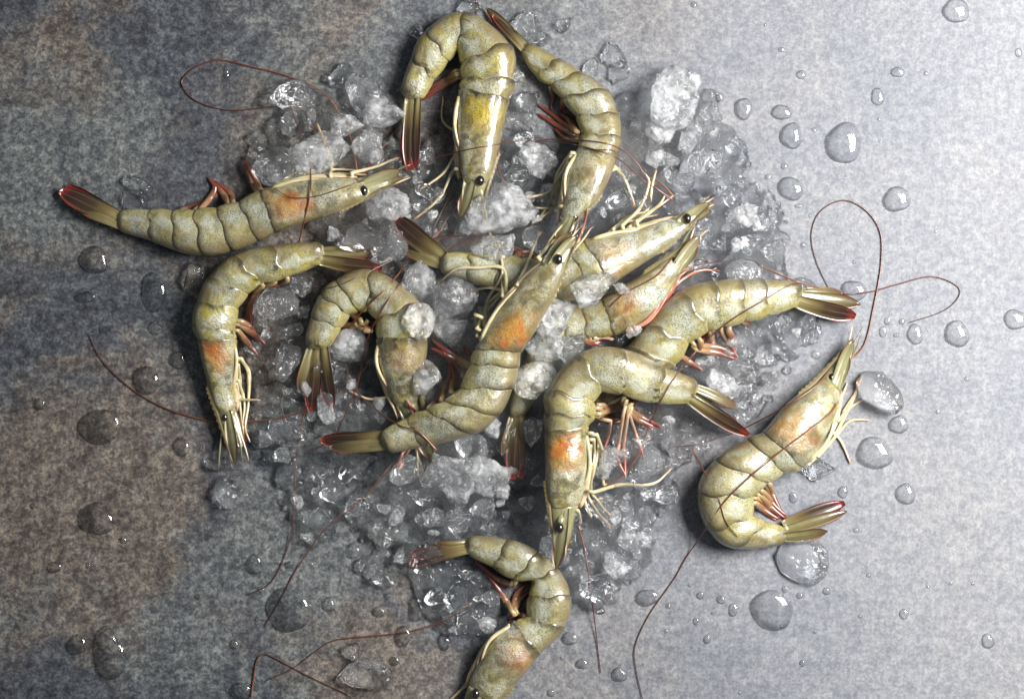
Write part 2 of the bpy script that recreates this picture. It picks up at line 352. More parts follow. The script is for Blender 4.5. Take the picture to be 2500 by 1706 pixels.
SH['C'] = dict(v=2, D=[(1405, 1370), (1490, 1280), (1565, 1130), (1608, 990), (1632, 890), (1615, 740), (1540, 580), (1375, 462), (1235, 380), (1025, 268)],
    V=[(1235, 1430), (1255, 1290), (1280, 1110), (1340, 970), (1368, 870), (1335, 760), (1245, 645), (1170, 560), (1082, 500), (975, 345)],
    z=[16, 14, 11, 8, 6, 3, 1, 0.5, 0.5, 2], tip=(1180, 1570), scale=[(1215, 1560), (1300, 1500)],
    tail=[((1005, 285), (752, 48), 62, 0), ((990, 320), (800, 95), 50, 1)],
    eye=None,
    legs=[[(1310, 985), (1230, 1100), (1180, 1225), (1080, 1265), (960, 1270)], [(1300, 1010), (1240, 1150), (1210, 1320), (1120, 1400), (1030, 1470)], [(1290, 1080), (1220, 1200), (1190, 1350)], [(1285, 1150), (1250, 1240), (1240, 1400)], [(1240, 1330), (1180, 1345), (1050, 1340)], [(1290, 1050), (1210, 1180), (1160, 1320), (1080, 1440)], [(1570, 1060), (1650, 1150), (1720, 1335)], [(1560, 1100), (1620, 1100), (1690, 1250), (1710, 1340)]],
    swim=[[(1175, 565), (1195, 620), (1172, 705)], [(1255, 650), (1255, 690), (1230, 725)], [(1375, 870), (1270, 800), (1092, 672)], [(1365, 885), (1250, 830), (1090, 732)], [(1340, 850), (1290, 770), (1230, 730)], [(1350, 905), (1270, 890), (1200, 830)]],
    ant=[(2, [(700, 90), (690, 50), (665, -10)])],
    mat=dict(orange=0.1, yellow=0.2, grey=0.75, smudge=0.5), label='grey-green shrimp whose thin tail touches the crown of the hairpin-arched one')
SH['D'] = dict(v=3, D=[(348, 1225), (292, 1060), (245, 880), (215, 745), (180, 640), (207, 500), (290, 330), (450, 190), (700, 130), (1027, 103)],
    V=[(470, 1200), (455, 1050), (470, 880), (470, 745), (460, 685), (485, 540), (545, 450), (625, 380), (775, 345), (1042, 238)],
    z=[1, 0.5, 0.3, 0.3, 0.3, 0.3, 0.8, 2.5, 5, 8], tip=(448, 1540), scale=[(458, 1530), (500, 1440)],
    tail=[((1035, 160), (1385, 180), 60, 0), ((1040, 195), (1330, 205), 70, 0), ((1050, 228), (1408, 278), 82, 1)],
    eye=None,
    legs=[[(470, 850), (550, 940), (552, 1130)], [(480, 900), (495, 1050), (488, 1250)], [(500, 860), (545, 960), (545, 1150), (525, 1300), (556, 1400)], [(460, 880), (470, 1050), (470, 1200)], [(425, 1125), (500, 1124), (622, 1127)], [(480, 1000), (520, 1150), (500, 1330)], [(470, 1020), (495, 1200), (515, 1350)]],
    pink=[[(413, 850), (440, 910), (482, 992)], [(468, 1130), (455, 1200), (388, 1262)]],
    swim=[[(720, 365), (610, 425), (562, 530), (560, 665)], [(640, 390), (575, 460), (545, 560), (548, 640)], [(490, 640), (580, 700), (657, 768)], [(480, 680), (540, 760), (607, 838)], [(800, 350), (720, 380), (640, 400)], [(500, 620), (560, 660), (600, 720)]],
    ant=[(3, [(395, 1275), (200, 1240), (0, 1175), (-200, 1060), (-390, 880), (-490, 690)]), (3, [(500, 1262), (620, 1258), (760, 1243), (920, 1187), (1080, 1100), (1200, 1010), (1340, 880), (1400, 840)])],
    mat=dict(orange=0.85, yellow=0.85, grey=0.3, smudge=0.7), label='yellowish C-shaped shrimp with orange head beside a large dark bare patch of stone')
SH['E'] = dict(v=3, D=[(1640, 1150), (1665, 1030), (1690, 880), (1702, 735), (1660, 500), (1350, 285), (1110, 345), (1010, 440), (945, 590), (905, 790)],
    V=[(1490, 1165), (1440, 1050), (1385, 890), (1372, 740), (1368, 620), (1320, 565), (1265, 560), (1210, 580), (1150, 660), (1062, 800)],
    z=[7, 6, 6, 6.5, 6.5, 6, 6, 6, 6, 7], tip=(1755, 1560), scale=[(1760, 1560), (1700, 1500)],
    tail=[((930, 800), (868, 1062), 60, 0), ((985, 810), (948, 1200), 85, 1), ((1035, 805), (1085, 1180), 88, 1)],
    eye=None,
    legs=[[(1372, 830), (1440, 960), (1495, 1075), (1340, 1122), (1190, 1065)], [(1380, 900), (1440, 1040), (1500, 1160), (1520, 1240)], [(1385, 930), (1430, 1060), (1480, 1170), (1535, 1230)], [(1375, 860), (1410, 1000), (1460, 1120), (1510, 1250)]],
    pink=[[(1580, 1450), (1545, 1500), (1520, 1580)], [(1560, 1440), (1530, 1490), (1500, 1560)], [(1640, 1200), (1590, 1160), (1575, 1140)]],
    swim=[[(1280, 640), (1200, 560), (1098, 468)], [(1270, 660), (1150, 640), (1045, 625)], [(1290, 650), (1240, 580), (1180, 520)], [(1280, 670), (1200, 650), (1100, 660)], [(1300, 680), (1310, 640), (1380, 610)]],
    ant=[(1, [(1465, 1140), (1495, 1010), (1525, 880), (1530, 740), (1500, 600), (1420, 380), (1375, 260)]), (10, [(1790, 510), (1660, 665), (1480, 810), (1350, 990), (1280, 1120), (1195, 1265)]), (3, [(1760, 1450), (1640, 1330), (1500, 1280), (1300, 1130), (1210, 1020), (1170, 880)]), (3, [(1800, 20), (1600, 210), (1450, 390), (1250, 590), (1080, 830), (980, 1050), (890, 1270), (850, 1585), (840, 1750), (815, 2020), (700, 2290), (530, 2390)])],
    mat=dict(orange=0.3, yellow=0.45, grey=0.3, smudge=1.0), label='arched shrimp with a melting ice cube resting on its dark-spotted head')
SH['F'] = dict(v=4, D=[(1110, 430), (1018, 640), (930, 800), (850, 925), (832, 1015), (800, 1130), (720, 1280), (575, 1385), (300, 1452), (98, 1490)],
    V=[(955, 435), (820, 565), (690, 740), (592, 900), (558, 985), (502, 1120), (420, 1192), (320, 1242), (215, 1285), (58, 1372)],
    z=[35, 31, 26, 22, 20, 18.5, 18, 18, 18.5, 19.5], tip=(1182, 240), scale=[(1150, 285), (1120, 265)],
    tail=[((75, 1390), (-265, 1416), 78, 1), ((72, 1430), (-215, 1452), 75, 0), ((85, 1465), (-120, 1470), 50, 0)],
    eye=(1050, 415),
    legs=[[(820, 560), (880, 430), (942, 268)], [(740, 620), (740, 520), (730, 400), (650, 230)], [(760, 640), (745, 470), (600, 462), (480, 470), (390, 545)], [(780, 600), (660, 572), (520, 602)], [(600, 800), (660, 660), (780, 560), (880, 480)], [(600, 840), (640, 720), (740, 600), (830, 520)], [(590, 720), (600, 800), (625, 860)], [(640, 780), (660, 640), (720, 540), (750, 450)], [(935, 410), (1000, 330), (1060, 290)]],
    swim=[[(560, 1000), (450, 935), (350, 858)], [(550, 1010), (460, 960), (345, 905)], [(455, 1150), (470, 1030), (410, 920)], [(400, 1195), (440, 1090), (450, 1000)], [(330, 1240), (390, 1180), (440, 1080)], [(520, 1060), (560, 960), (530, 890)]],
    pink=[[(1160, 310), (1185, 240), (1212, 135)], [(255, 1300), (235, 1250), (212, 1190)]],
    ant=[(4, [(930, 400), (800, 345), (610, 290), (430, 295), (250, 355), (70, 450), (-200, 570), (-330, 560)]), (4, [(925, 415), (740, 338), (560, 318), (420, 370), (300, 455), (150, 580), (0, 840), (-60, 1100), (-140, 1290), (-200, 1400), (-330, 1470), (-420, 1380), (-480, 1240), (-470, 1120)])],
    mat=dict(orange=1.0, yellow=0.15, grey=0.35, smudge=0.4), label='topmost shrimp with black eye and saw-edged beak, lying across other shrimps')
SH['G'] = dict(v=4, D=[(1790, 240), (1630, 365), (1475, 470), (1345, 555), (1230, 615), (1040, 655), (850, 640), (700, 590), (550, 540), (388, 485)],
    V=[(1690, 180), (1500, 245), (1340, 278), (1195, 305), (1110, 350), (960, 400), (850, 405), (720, 385), (570, 372), (412, 380)],
    z=[17, 16, 15, 14, 14, 13, 13, 13, 14, 15], tip=(1890, 112), scale=[(1885, 105), (1895, 145)],
    tail=[((395, 395), (132, 178), 95, 1), ((388, 450), (180, 350), 60, 0)],
    eye=(1762, 190),
    legs=[[(1320, 280), (1420, 200), (1560, 150), (1690, 60)], [(1350, 280), (1480, 235), (1620, 190)], [(1300, 290), (1380, 230), (1500, 190), (1600, 170)], [(1440, 240), (1540, 140), (1570, 0), (1590, -80)], [(1400, 230), (1500, 130), (1550, 0), (1530, -60)], [(1480, 210), (1600, 120), (1640, 60)], [(1350, 250), (1450, 175), (1560, 150)]],
    swim=[[(800, 420), (840, 380), (900, 370)]],
    ant=[(2, [(1960, 1260), (1880, 1180), (1790, 1135), (1720, 1040), (1620, 960), (1500, 920), (1300, 903), (1050, 903), (850, 930), (580, 980), (200, 1095), (-100, 1190), (-330, 1265), (-500, 1275), (-610, 1215)]), (2, [(1960, 1290), (1860, 1220), (1780, 1170), (1600, 1020), (1400, 950), (1200, 915), (1000, 915)])],
    mat=dict(orange=0.3, yellow=0.3, grey=0.85, smudge=0.2), label='big pale shrimp with black eye, its middle hidden beneath the topmost shrimp')
SH['H'] = dict(v=4, D=[(1660, 395), (1540, 480), (1410, 555), (1290, 625), (1180, 650), (1040, 690), (930, 830), (862, 970), (800, 1110), (768, 1285)],
    V=[(1725, 500), (1625, 650), (1510, 770), (1370, 835), (1210, 850), (1110, 880), (1045, 950), (1000, 1040), (955, 1140), (845, 1300)],
    z=[14, 11, 9, 7, 6, 5, 5, 5, 6, 8], tip=(1832, 268), scale=[(1830, 285), (1815, 330)],
    tail=[((780, 1295), (735, 1500), 45, 0), ((815, 1300), (800, 1630), 75, 1), ((838, 1300), (845, 1625), 60, 1)],
    eye=None,
    legs=[[(1250, 850), (1300, 845), (1360, 855)]],
    pink=[[(1480, 760), (1590, 620), (1680, 490), (1800, 455)], [(1500, 740), (1640, 560), (1740, 440), (1830, 330)], [(1490, 720), (1620, 580), (1700, 480), (1790, 440)], [(1510, 770), (1640, 610), (1760, 510), (1850, 475), (1945, 482)], [(1470, 780), (1560, 660), (1650, 530), (1720, 470)], [(1230, 865), (1290, 850), (1355, 862)], [(1500, 700), (1600, 560), (1690, 440)], [(1520, 750), (1660, 560), (1770, 470)], [(1480, 740), (1600, 600), (1690, 500), (1780, 470)]],
    swim=[[(1200, 860), (1230, 880), (1290, 870)]],
    ant=[(4, [(1700, 470), (1800, 450), (1980, 420)]), (4, [(1720, 350), (1600, 500), (1420, 600), (1330, 680)])],
    mat=dict(orange=0.45, yellow=0.1, grey=1.0, smudge=0.2), label='milky shrimp half buried under crushed ice with a bundle of pink legs')
SH['I'] = dict(v=6, D=[(-260, 950), (-190, 880), (-90, 780), (72, 650), (195, 505), (425, 290), (640, 225), (820, 213), (960, 213), (1215, 232)],
    V=[(-190, 1060), (-60, 1030), (110, 930), (385, 780), (480, 640), (605, 555), (690, 530), (830, 497), (985, 458), (1205, 382)],
    z=[0.5, 0.5, 0.5, 2, 5, 7, 7, 7, 7, 6], tip=(-330, 1120), scale=[],
    tail=[((1215, 290), (1480, 305), 50, 0), ((1212, 330), (1590, 378), 82, 0), ((1205, 370), (1555, 455), 95, 1)],
    eye=None,
    legs=[],
    pink=[],
    swim=[[(640, 545), (580, 590), (560, 640)], [(520, 640), (680, 660), (792, 722)], [(530, 670), (660, 690), (780, 730)], [(690, 550), (750, 640), (792, 722)], [(740, 545), (760, 590), (800, 605)], [(620, 560), (640, 640), (720, 690)], [(830, 495), (860, 500), (890, 480)], [(430, 710), (500, 760), (572, 805)], [(560, 620), (540, 670), (500, 700)]],
    ant=[],
    mat=dict(orange=0.2, yellow=0.55, grey=0.6, smudge=0.5), label='glossy green shrimp with its head hidden under the arched one and black-and-red tail')
SH['J'] = dict(v=5, D=[(362, 1160), (345, 1000), (342, 830), (338, 670), (338, 550), (355, 400), (560, 165), (850, 132), (1115, 252), (1342, 340)],
    V=[(562, 1165), (605, 1020), (625, 860), (625, 650), (668, 575), (668, 485), (712, 420), (830, 432), (1050, 487), (1295, 488)],
    z=[15, 14, 13.5, 13.5, 14, 15, 17.5, 18, 14, 11], tip=(408, 1445), scale=[(415, 1560), (445, 1475)],
    tail=[((1345, 380), (1592, 515), 60, 0), ((1315, 455), (1600, 640), 55, 1), ((1302, 480), (1658, 690), 72, 1)],
    eye=(440, 1290),
    legs=[[(650, 680), (690, 740), (655, 950), (600, 1050)], [(680, 690), (720, 820), (722, 1000), (745, 1005)], [(640, 900), (620, 1070), (690, 1190), (768, 1280)], [(660, 880), (640, 1040), (690, 1120), (772, 1215)], [(660, 1060), (830, 1012), (1040, 1005), (1162, 908)], [(610, 980), (600, 1100), (645, 1228)], [(660, 720), (660, 860), (620, 990)], [(640, 760), (630, 880), (600, 1010), (590, 1120)], [(560, 1180), (570, 1230), (560, 1270)]],
    pink=[[(770, 600), (755, 700), (722, 790)], [(850, 560), (820, 760), (815, 850), (870, 960)], [(880, 560), (850, 780), (860, 850), (865, 970)], [(890, 560), (950, 740), (990, 855)]],
    swim=[[(700, 555), (850, 500), (988, 445)], [(690, 570), (800, 520), (940, 480)], [(850, 470), (880, 550), (800, 610), (690, 598)], [(890, 530), (990, 590), (1095, 638)], [(880, 545), (970, 605), (1050, 640)], [(700, 520), (740, 580), (830, 590)], [(860, 500), (920, 530), (960, 580)], [(720, 500), (760, 540), (800, 570)]],
    ant=[(5, [(640, 1075), (850, 950), (950, 800), (1030, 600), (1120, 420), (1250, 230), (1480, 0), (1745, -170), (1985, -290), (2080, -150), (2110, -30)]), (5, [(550, 1240), (600, 1430), (625, 1600), (660, 1850), (690, 2100), (705, 2230)])],
    mat=dict(orange=1.0, yellow=0.3, grey=0.35, smudge=0.8), label='arched shrimp with orange-brown head, black eye and brown swimmerets in the bend')
SH['K'] = dict(v=7, D=[(1090, 310), (930, 420), (810, 530), (695, 665), (590, 715), (380, 850), (270, 1060), (340, 1310), (520, 1425), (850, 1395)],
    V=[(1200, 400), (1165, 560), (1090, 730), (965, 900), (840, 940), (735, 1000), (645, 1080), (635, 1200), (710, 1245), (838, 1285)],
    z=[1, 0.5, 0.3, 0.3, 0.3, 0.3, 0.3, 0.3, 0.3, 0.5], tip=(1282, 55), scale=[(1275, 70), (1240, 160)],
    tail=[((860, 1255), (1222, 1130), 78, 1), ((868, 1290), (1238, 1182), 62, 0), ((855, 1350), (1112, 1310), 70, 0)],
    eye=None,
    legs=[[(985, 880), (1130, 740), (1250, 520), (1345, 320)], [(1010, 860), (1150, 700), (1260, 480), (1320, 350)], [(1050, 830), (1180, 680), (1260, 600), (1385, 595)], [(1100, 650), (1190, 720), (1262, 880)], [(1180, 600), (1250, 520), (1340, 465)], [(1000, 850), (1110, 720), (1200, 560), (1280, 430)], [(1150, 560), (1200, 450), (1240, 350)]],
    swim=[[(740, 1010), (765, 1100), (835, 1225)], [(700, 1060), (770, 1150), (850, 1215)], [(690, 1090), (760, 1170), (840, 1230)], [(660, 1100), (740, 1160), (820, 1220)], [(650, 1130), (720, 1190), (800, 1235)], [(720, 1020), (730, 1110), (790, 1190)]],
    ant=[(7, [(1195, 170), (1050, 360), (850, 500), (590, 640), (440, 700), (300, 745), (115, 772)]), (7, [(1180, 480), (1100, 580), (850, 765), (600, 970), (430, 1140), (330, 1290), (200, 1480), (120, 1620), (-40, 1850), (-130, 2050), (-125, 2200), (-80, 2400)]), (7, [(240, 780), (300, 900), (400, 1080), (450, 1240), (535, 1355)]),
         (9, [(1530, 1640), (1600, 1560), (1640, 1400), (1675, 1200), (1670, 1050), (1600, 950), (1500, 910), (1400, 960), (1360, 1060), (1380, 1180), (1440, 1310), (1500, 1420)]), (9, [(1120, 1205), (1300, 1280), (1500, 1330), (1620, 1325), (1750, 1290), (1900, 1255), (2010, 1290), (2030, 1340), (1960, 1410), (1800, 1465)])],
    mat=dict(orange=0.45, yellow=0.25, grey=0.8, smudge=0.15), label='pale C-shaped shrimp lying apart on bare light stone, without ice under it')
SH['L'] = dict(v=8, D=[(1090, 1640), (1210, 1500), (1350, 1340), (1455, 1205), (1670, 970), (1718, 700), (1600, 470), (1440, 325), (1180, 225), (832, 192)],
    V=[(830, 1480), (940, 1260), (1050, 1070), (1230, 925), (1330, 880), (1350, 720), (1380, 590), (1230, 575), (1060, 475), (812, 345)],
    z=[0.3, 0.3, 0.3, 0.3, 0.3, 0.3, 0.8, 2, 3, 4], tip=(700, 1900), scale=[(650, 1850), (760, 1900)],
    tail=[((815, 230), (560, 260), 55, 0), ((810, 270), (335, 375), 85, 1), ((815, 315), (345, 440), 85, 1)],
    eye=(910, 1540),
    legs=[[(1190, 960), (1080, 1070), (1000, 1280), (850, 1440), (690, 1590)], [(1150, 1000), (1060, 1130), (960, 1320), (830, 1450), (740, 1560)], [(1180, 1000), (1090, 1100), (1030, 1250)], [(1060, 1100), (970, 1230), (900, 1380)], [(1000, 1220), (900, 1400), (760, 1530), (660, 1620)]],
    swim=[[(1210, 830), (1140, 710), (1028, 555)], [(1225, 835), (1260, 690), (1355, 595)], [(1210, 610), (1060, 540), (860, 362)], [(1200, 810), (1150, 740), (1075, 600)], [(1330, 885), (1260, 870), (1180, 910)], [(1240, 600), (1180, 620), (1080, 580)], [(1240, 820), (1290, 740), (1380, 660)]],
    ant=[(0, [(1250, 1690), (1180, 1600), (1148, 1475)]) if False else (10, [(2140, 1150), (2000, 1235), (1850, 1280), (1700, 1298), (1520, 1318), (1430, 1370), (1330, 1445), (1200, 1505)]), (10, [(1140, 1575), (1150, 1500), (1165, 1410), (1195, 1382), (1240, 1395), (1400, 1480), (1600, 1575)])],
    mat=dict(orange=0.4, yellow=0.35, grey=0.8, smudge=0.5), label='S-bent shrimp with a dark red tail and russet swimmerets, lying alone below the ice')

TOPS = {}; BOTS = {}
RATIO = 0.80

class Body:
    def __init__(self, key):
        d = SH[key]; self.d = d; self.key = key
        Dp = np.array(vw(d['v'], d['D'])); Vp = np.array(vw(d['v'], d['V']))
        self.zl = np.array(d['z']) * 0.001
        Dw, Vw, Z = [], [], []
        for k in range(10):
            half = 0.5 * np.linalg.norm(Dp[k] - Vp[k]) * S
            zc = self.zl[k] + RATIO * min(half, 0.0125)
            Dw.append(P(*Dp[k], zc)); Vw.append(P(*Vp[k], zc))
        self.D = np.array(Dw); self.V = np.array(Vw)
    def at(self, t):
        D = catmull(self.D, t); V = catmull(self.V, t)
        C = 0.5 * (D + V); E = 0.5 * (D - V); E[:, 2] = 0
        h = np.linalg.norm(E, axis=1); b = RATIO * np.minimum(h, 0.0125)
        return C, E, b
    def maps(self):
        top = np.full((GX, GY), -1.0); bot = np.full((GX, GY), 9.0)
        C, E, b = self.at(np.linspace(0, 9, 420))
        for s in np.linspace(-1, 1, 41):
            Q = C + E * s; w = b * math.sqrt(max(0, 1 - s * s))
            ix, iy = gi(Q[:, 0], Q[:, 1])
            np.maximum.at(top, (ix, iy), Q[:, 2] + w); np.minimum.at(bot, (ix, iy), Q[:, 2] - w)
        return top, bot

BODIES = {k: Body(k) for k in SH}
for k, b in BODIES.items(): TOPS[k], BOTS[k] = b.maps()
ALLTOP = np.max(np.stack(list(TOPS.values())), axis=0)
ALLBOT = np.min(np.stack(list(BOTS.values())), axis=0)

# ------------------------------------------------------------------ crushed ice bed (height field of many crystal grains)
# (photo x, photo y, radius, height mm)
MOUND = [(1240, 800, 430, 15), (1250, 700, 250, 15), (1500, 720, 230, 13), (1330, 1000, 200, 12), (1000, 850, 260, 9), (1120, 1130, 170, 12), (1350, 1250, 130, 8),
         (960, 540, 200, 10), (1200, 450, 160, 9), (1520, 450, 170, 10), (1650, 270, 105, 7), (1700, 420, 130, 7), (1800, 580, 130, 7), (1880, 760, 110, 6), (1740, 880, 170, 8),
         (1600, 1000, 150, 7), (780, 400, 130, 6), (840, 330, 100, 5), (720, 300, 60, 4), (650, 390, 50, 4), (720, 800, 130, 6), (740, 950, 120, 6), (700, 1080, 70, 4), (780, 1180, 90, 5), (770, 1270, 60, 4),
         (950, 1230, 110, 6), (1080, 1290, 130, 6), (1090, 1420, 80, 4), (1140, 1480, 90, 4), (1480, 1320, 120, 6), (1450, 1420, 75, 4), (1580, 1180, 75, 5), (1520, 1100, 130, 8), (1540, 330, 90, 6),
         (1270, 300, 40, 4), (1280, 230, 35, 3), (1950, 800, 45, 4), (1900, 880, 50, 4), (640, 1030, 40, 3), (680, 690, 70, 4), (1300, 400, 60, 6), (920, 1390, 45, 3)]
SX0, SY0, SN, SM, SG = -0.118, -0.125, 520, 480, 0.0005
gx = SX0 + SG * np.arange(SN); gy = SY0 + SG * np.arange(SM)
XX, YY = np.meshgrid(gx, gy, indexing='ij')
Hm = np.zeros_like(XX)
for mx, my, mr, mh in MOUND:
    c = P(mx, my); d = np.hypot(XX - c[0], YY - c[1]) / (mr * S)
    Hm = np.maximum(Hm, mh * 0.001 * np.clip(1 - d ** 2.2, 0, 1) ** 0.55)
def grains(n, rmin, rmax, base):
    Z = np.full_like(XX, -1.0)
    for _ in range(n):
        i, j = rng.integers(0, SN), rng.integers(0, SM)
        if Hm[i, j] <= 0.0008: continue
        r = rmin + (rmax - rmin) * rng.random() ** 1.8
        if Hm[i, j] < 0.003: r *= 0.75
        k = int(r / SG) + 1
        a, b_, c, d = max(0, i - k), min(SN, i + k + 1), max(0, j - k), min(SM, j + k + 1)
        dx = XX[a:b_, c:d] - XX[i, j]; dy = YY[a:b_, c:d] - YY[i, j]
        h = r * 0.75 * np.sqrt(np.clip(1 - (dx ** 2 + dy ** 2) / r ** 2, 0, 1))
        for q in range(4):
            an = rng.random() * 6.283; sl = 0.2 + 1.1 * rng.random()
            h = np.minimum(h, r * (0.25 + 0.35 * rng.random()) - sl * (dx * math.cos(an) + dy * math.sin(an)))
        zc = Hm[i, j] * (0.45 + 0.5 * rng.random()) * base
        hh = np.where((dx ** 2 + dy ** 2) < r * r, zc + h, -1)
        Z[a:b_, c:d] = np.maximum(Z[a:b_, c:d], hh)
    return Z
Zs = np.maximum(grains(2600, 0.0025, 0.0075, 1.0), grains(5200, 0.0012, 0.003, 1.05))
ix, iy = gi(XX, YY)
bot_here = ALLBOT[ix, iy]
nb = bot_here.copy()
for sft in (-2, 2): nb = np.minimum(nb, np.minimum(np.roll(bot_here, sft, 0), np.roll(bot_here, sft, 1)))
Zs = np.where(nb < 1, np.minimum(Zs, nb + 0.0012), Zs)
# ice as seen by things laid on it
ICE = np.full((GX, GY), 0.0)
np.maximum.at(ICE, (ix, iy), Zs)
TOP_ALL = np.maximum(np.maximum(ALLTOP, ICE), 0)

def bed():
    keep = Zs > 0.0006
    kk = keep.copy()
    for s in (1, -1): kk |= np.roll(keep, s, 0) | np.roll(keep, s, 1)
    Z = np.where(keep, Zs, -0.0012)
    idx = -np.ones(Z.shape, int); idx[kk] = np.arange(kk.sum())
    V = np.stack([XX[kk], YY[kk], Z[kk]], 1)
    q = kk[:-1, :-1] & kk[1:, :-1] & kk[1:, 1:] & kk[:-1, 1:]
    F = np.stack([idx[:-1, :-1][q], idx[1:, :-1][q], idx[1:, 1:][q], idx[:-1, 1:][q]], 1)
    me = bpy.data.meshes.new('crushed_ice')
    me.vertices.add(len(V)); me.vertices.foreach_set('co', V.ravel())
    me.loops.add(F.size); me.loops.foreach_set('vertex_index', F.ravel().astype(np.int32))
    me.polygons.add(len(F)); me.polygons.foreach_set('loop_start', np.arange(0, F.size, 4, dtype=np.int32))
    me.polygons.foreach_set('use_smooth', np.ones(len(F), bool))
    me.update(calc_edges=True); me.validate(); me.set_sharp_from_angle(angle=R(28)); me.materials.append(M_ICE_SLUSH)
    o = bpy.data.objects.new('crushed_ice', me); COL.objects.link(o)
    tag(o, 'bed of fine crushed ice and slush spread under the shrimps', 'crushed ice', kind='stuff')
bed()

# ------------------------------------------------------------------ shrimp parts
def lookup(grid, x, y):
    i, j = gi(x, y); return grid[i, j]

def densify(pts, step=6.0):
    pts = np.asarray(pts, float)
    L = np.linalg.norm(np.diff(pts, axis=0), axis=1).sum()
    n = max(6, int(L / step))
    return catmull(pts, np.linspace(0, len(pts) - 1, n))

def drape(px, grid, clear, zstart=None):
    """lay a thread (photo points) over everything in the height grid"""
    z = np.full(len(px), 0.004)
    for _ in range(3):
        W = np.array([P(p[0], p[1], zz) for p, zz in zip(px, z)])
        t = np.maximum(lookup(grid, W[:, 0], W[:, 1]), 0) + clear
        m = t.copy()
        for s in (1, 2, 3):
            m[s:] = np.maximum(m[s:], t[:-s] - 0.0004 * s); m[:-s] = np.maximum(m[:-s], t[s:] - 0.0004 * s)
        k = 5; ker = np.ones(2 * k + 1) / (2 * k + 1)
        sm = np.convolve(np.pad(m, k, mode='edge'), ker, 'valid')
        sm = np.convolve(np.pad(np.maximum(sm, t), 2, mode='edge'), np.ones(5) / 5, 'valid')
        z = np.maximum(sm, clear)
        if zstart is not None:
            n = len(z); w = np.clip(1 - np.arange(n) / max(4, min(10, n * 0.3)), 0, 1); z = z * (1 - w) + zstart * w
    return np.array([P(p[0], p[1], zz) for p, zz in zip(px, z)])

NR = 40
TH = 2 * np.pi * np.arange(NR) / NR
CT, ST = np.cos(TH), np.sin(TH)
# hind edge of a plate: lobe near the belly, notch at the hinge, gentle sweep over the back
EDGE = 0.11 * np.exp(-((CT + 0.62) / 0.28) ** 2) - 0.03 * np.exp(-((CT + 0.12) / 0.2) ** 2) + 0.08 * np.exp(-((CT - 0.5) / 0.32) ** 2)
def shell(body, t0, t1, nu, kind, root, mat, name, seed=0):
    """one plate of the armour as a closed shell between stations t0 and t1"""
    car = kind == 'carapace'; end = name == 'tail_segment'
    a0 = t0 if car else t0 - 0.05
    a1 = t1 + (0.10 if car else 0.0 if end else 0.06)
    u = np.linspace(0, 1, nu)
    V, su, dv, hu = [], [], [], []
    loc = np.array(root.location)
    for i in range(nu):
        ui = u[i]
        wv = 0.6 + 0.8 * random.Random(seed * 10 + int(t0)).random()
        wig = wv * (ui ** 2 * 0.6 if car else (0.35 + 0.65 * ui) * (1 - ui if end else 1.0))
        tt = np.clip(a0 + (a1 - a0) * ui + wig * EDGE, 0, 9.0)
        C, E, b = body.at(tt)
        if car:
            sc = 1.0 + 0.04 * max(0, (ui - 0.8) / 0.2) ** 2
            if ui < 0.12: sc *= 0.80 + 0.20 * math.sin(ui / 0.12 * math.pi / 2)
            lobe = 1.0
        else:
            sc = 0.968 + 0.05 * math.sin(min(1, ui / 0.7) * math.pi / 2)
            lobe = 0.93 + 0.10 * math.sin(math.pi * min(1, max(0, ui * 0.96 + 0.02))) ** 0.6
        if i == nu - 1: sc *= 0.90 if not end else 0.55
        if end and i == nu - 2: sc *= 0.86
        cc = CT * np.where(CT < 0, lobe, 1.0)
        g = np.abs(ST) ** 0.85 * np.sign(ST) * (1 + 0.16 * CT)
        for k in range(NR):
            d = 1.0
            if car:   # grooves of the head shell
                d -= 0.075 * math.exp(-((ui - (0.50 + 0.20 * CT[k])) / 0.022) ** 2) * math.exp(-((CT[k] + 0.05) / 0.5) ** 2)
                d -= 0.06 * math.exp(-((CT[k] - 0.42 - 0.1 * (ui - 0.7)) / 0.055) ** 2) * (1 if ui > 0.5 else 0) * min(1, (ui - 0.5) * 8 if ui > 0.5 else 0)
                d -= 0.05 * math.exp(-((CT[k] + 0.35 + 0.5 * (ui - 0.3)) / 0.06) ** 2) * math.exp(-((ui - 0.28) / 0.16) ** 2)
            else:     # shallow crease along the hinge line
                d -= 0.025 * math.exp(-((CT[k] + 0.18) / 0.07) ** 2)
            q = C[k] + E[k] * (cc[k] * sc) + np.array((0, 0, b[k] * g[k] * sc))
            nz = mnoise.noise(Vector(q) * 130 + Vector((seed * 3.3, 0, 0))) * 0.022 + mnoise.noise(Vector(q) * 300 + Vector((0, seed, 0))) * 0.008
            d += nz
            q = C[k] + E[k] * (cc[k] * sc * (1 + (d - 1) * 0.35)) + np.array((0, 0, b[k] * g[k] * sc * d))
            V.append(q - loc); su.append(ui); dv.append(CT[k]); hu.append(ui if car else 9.0)
    F = []
    for i in range(nu - 1):
        for k in range(NR):
            k2 = (k + 1) % NR
            F.append((i * NR + k, i * NR + k2, (i + 1) * NR + k2, (i + 1) * NR + k))
    F.append(tuple(range(NR))[::-1]); F.append(tuple((nu - 1) * NR + k for k in range(NR)))
    if car: su = [0.2 + 0.8 * max(0, (x - 0.6) / 0.4) if x > 0.6 else 0.2 for x in su]
    return mesh_obj(name, V, F, mat, root, dict(su=su, dv=dv, hu=hu))

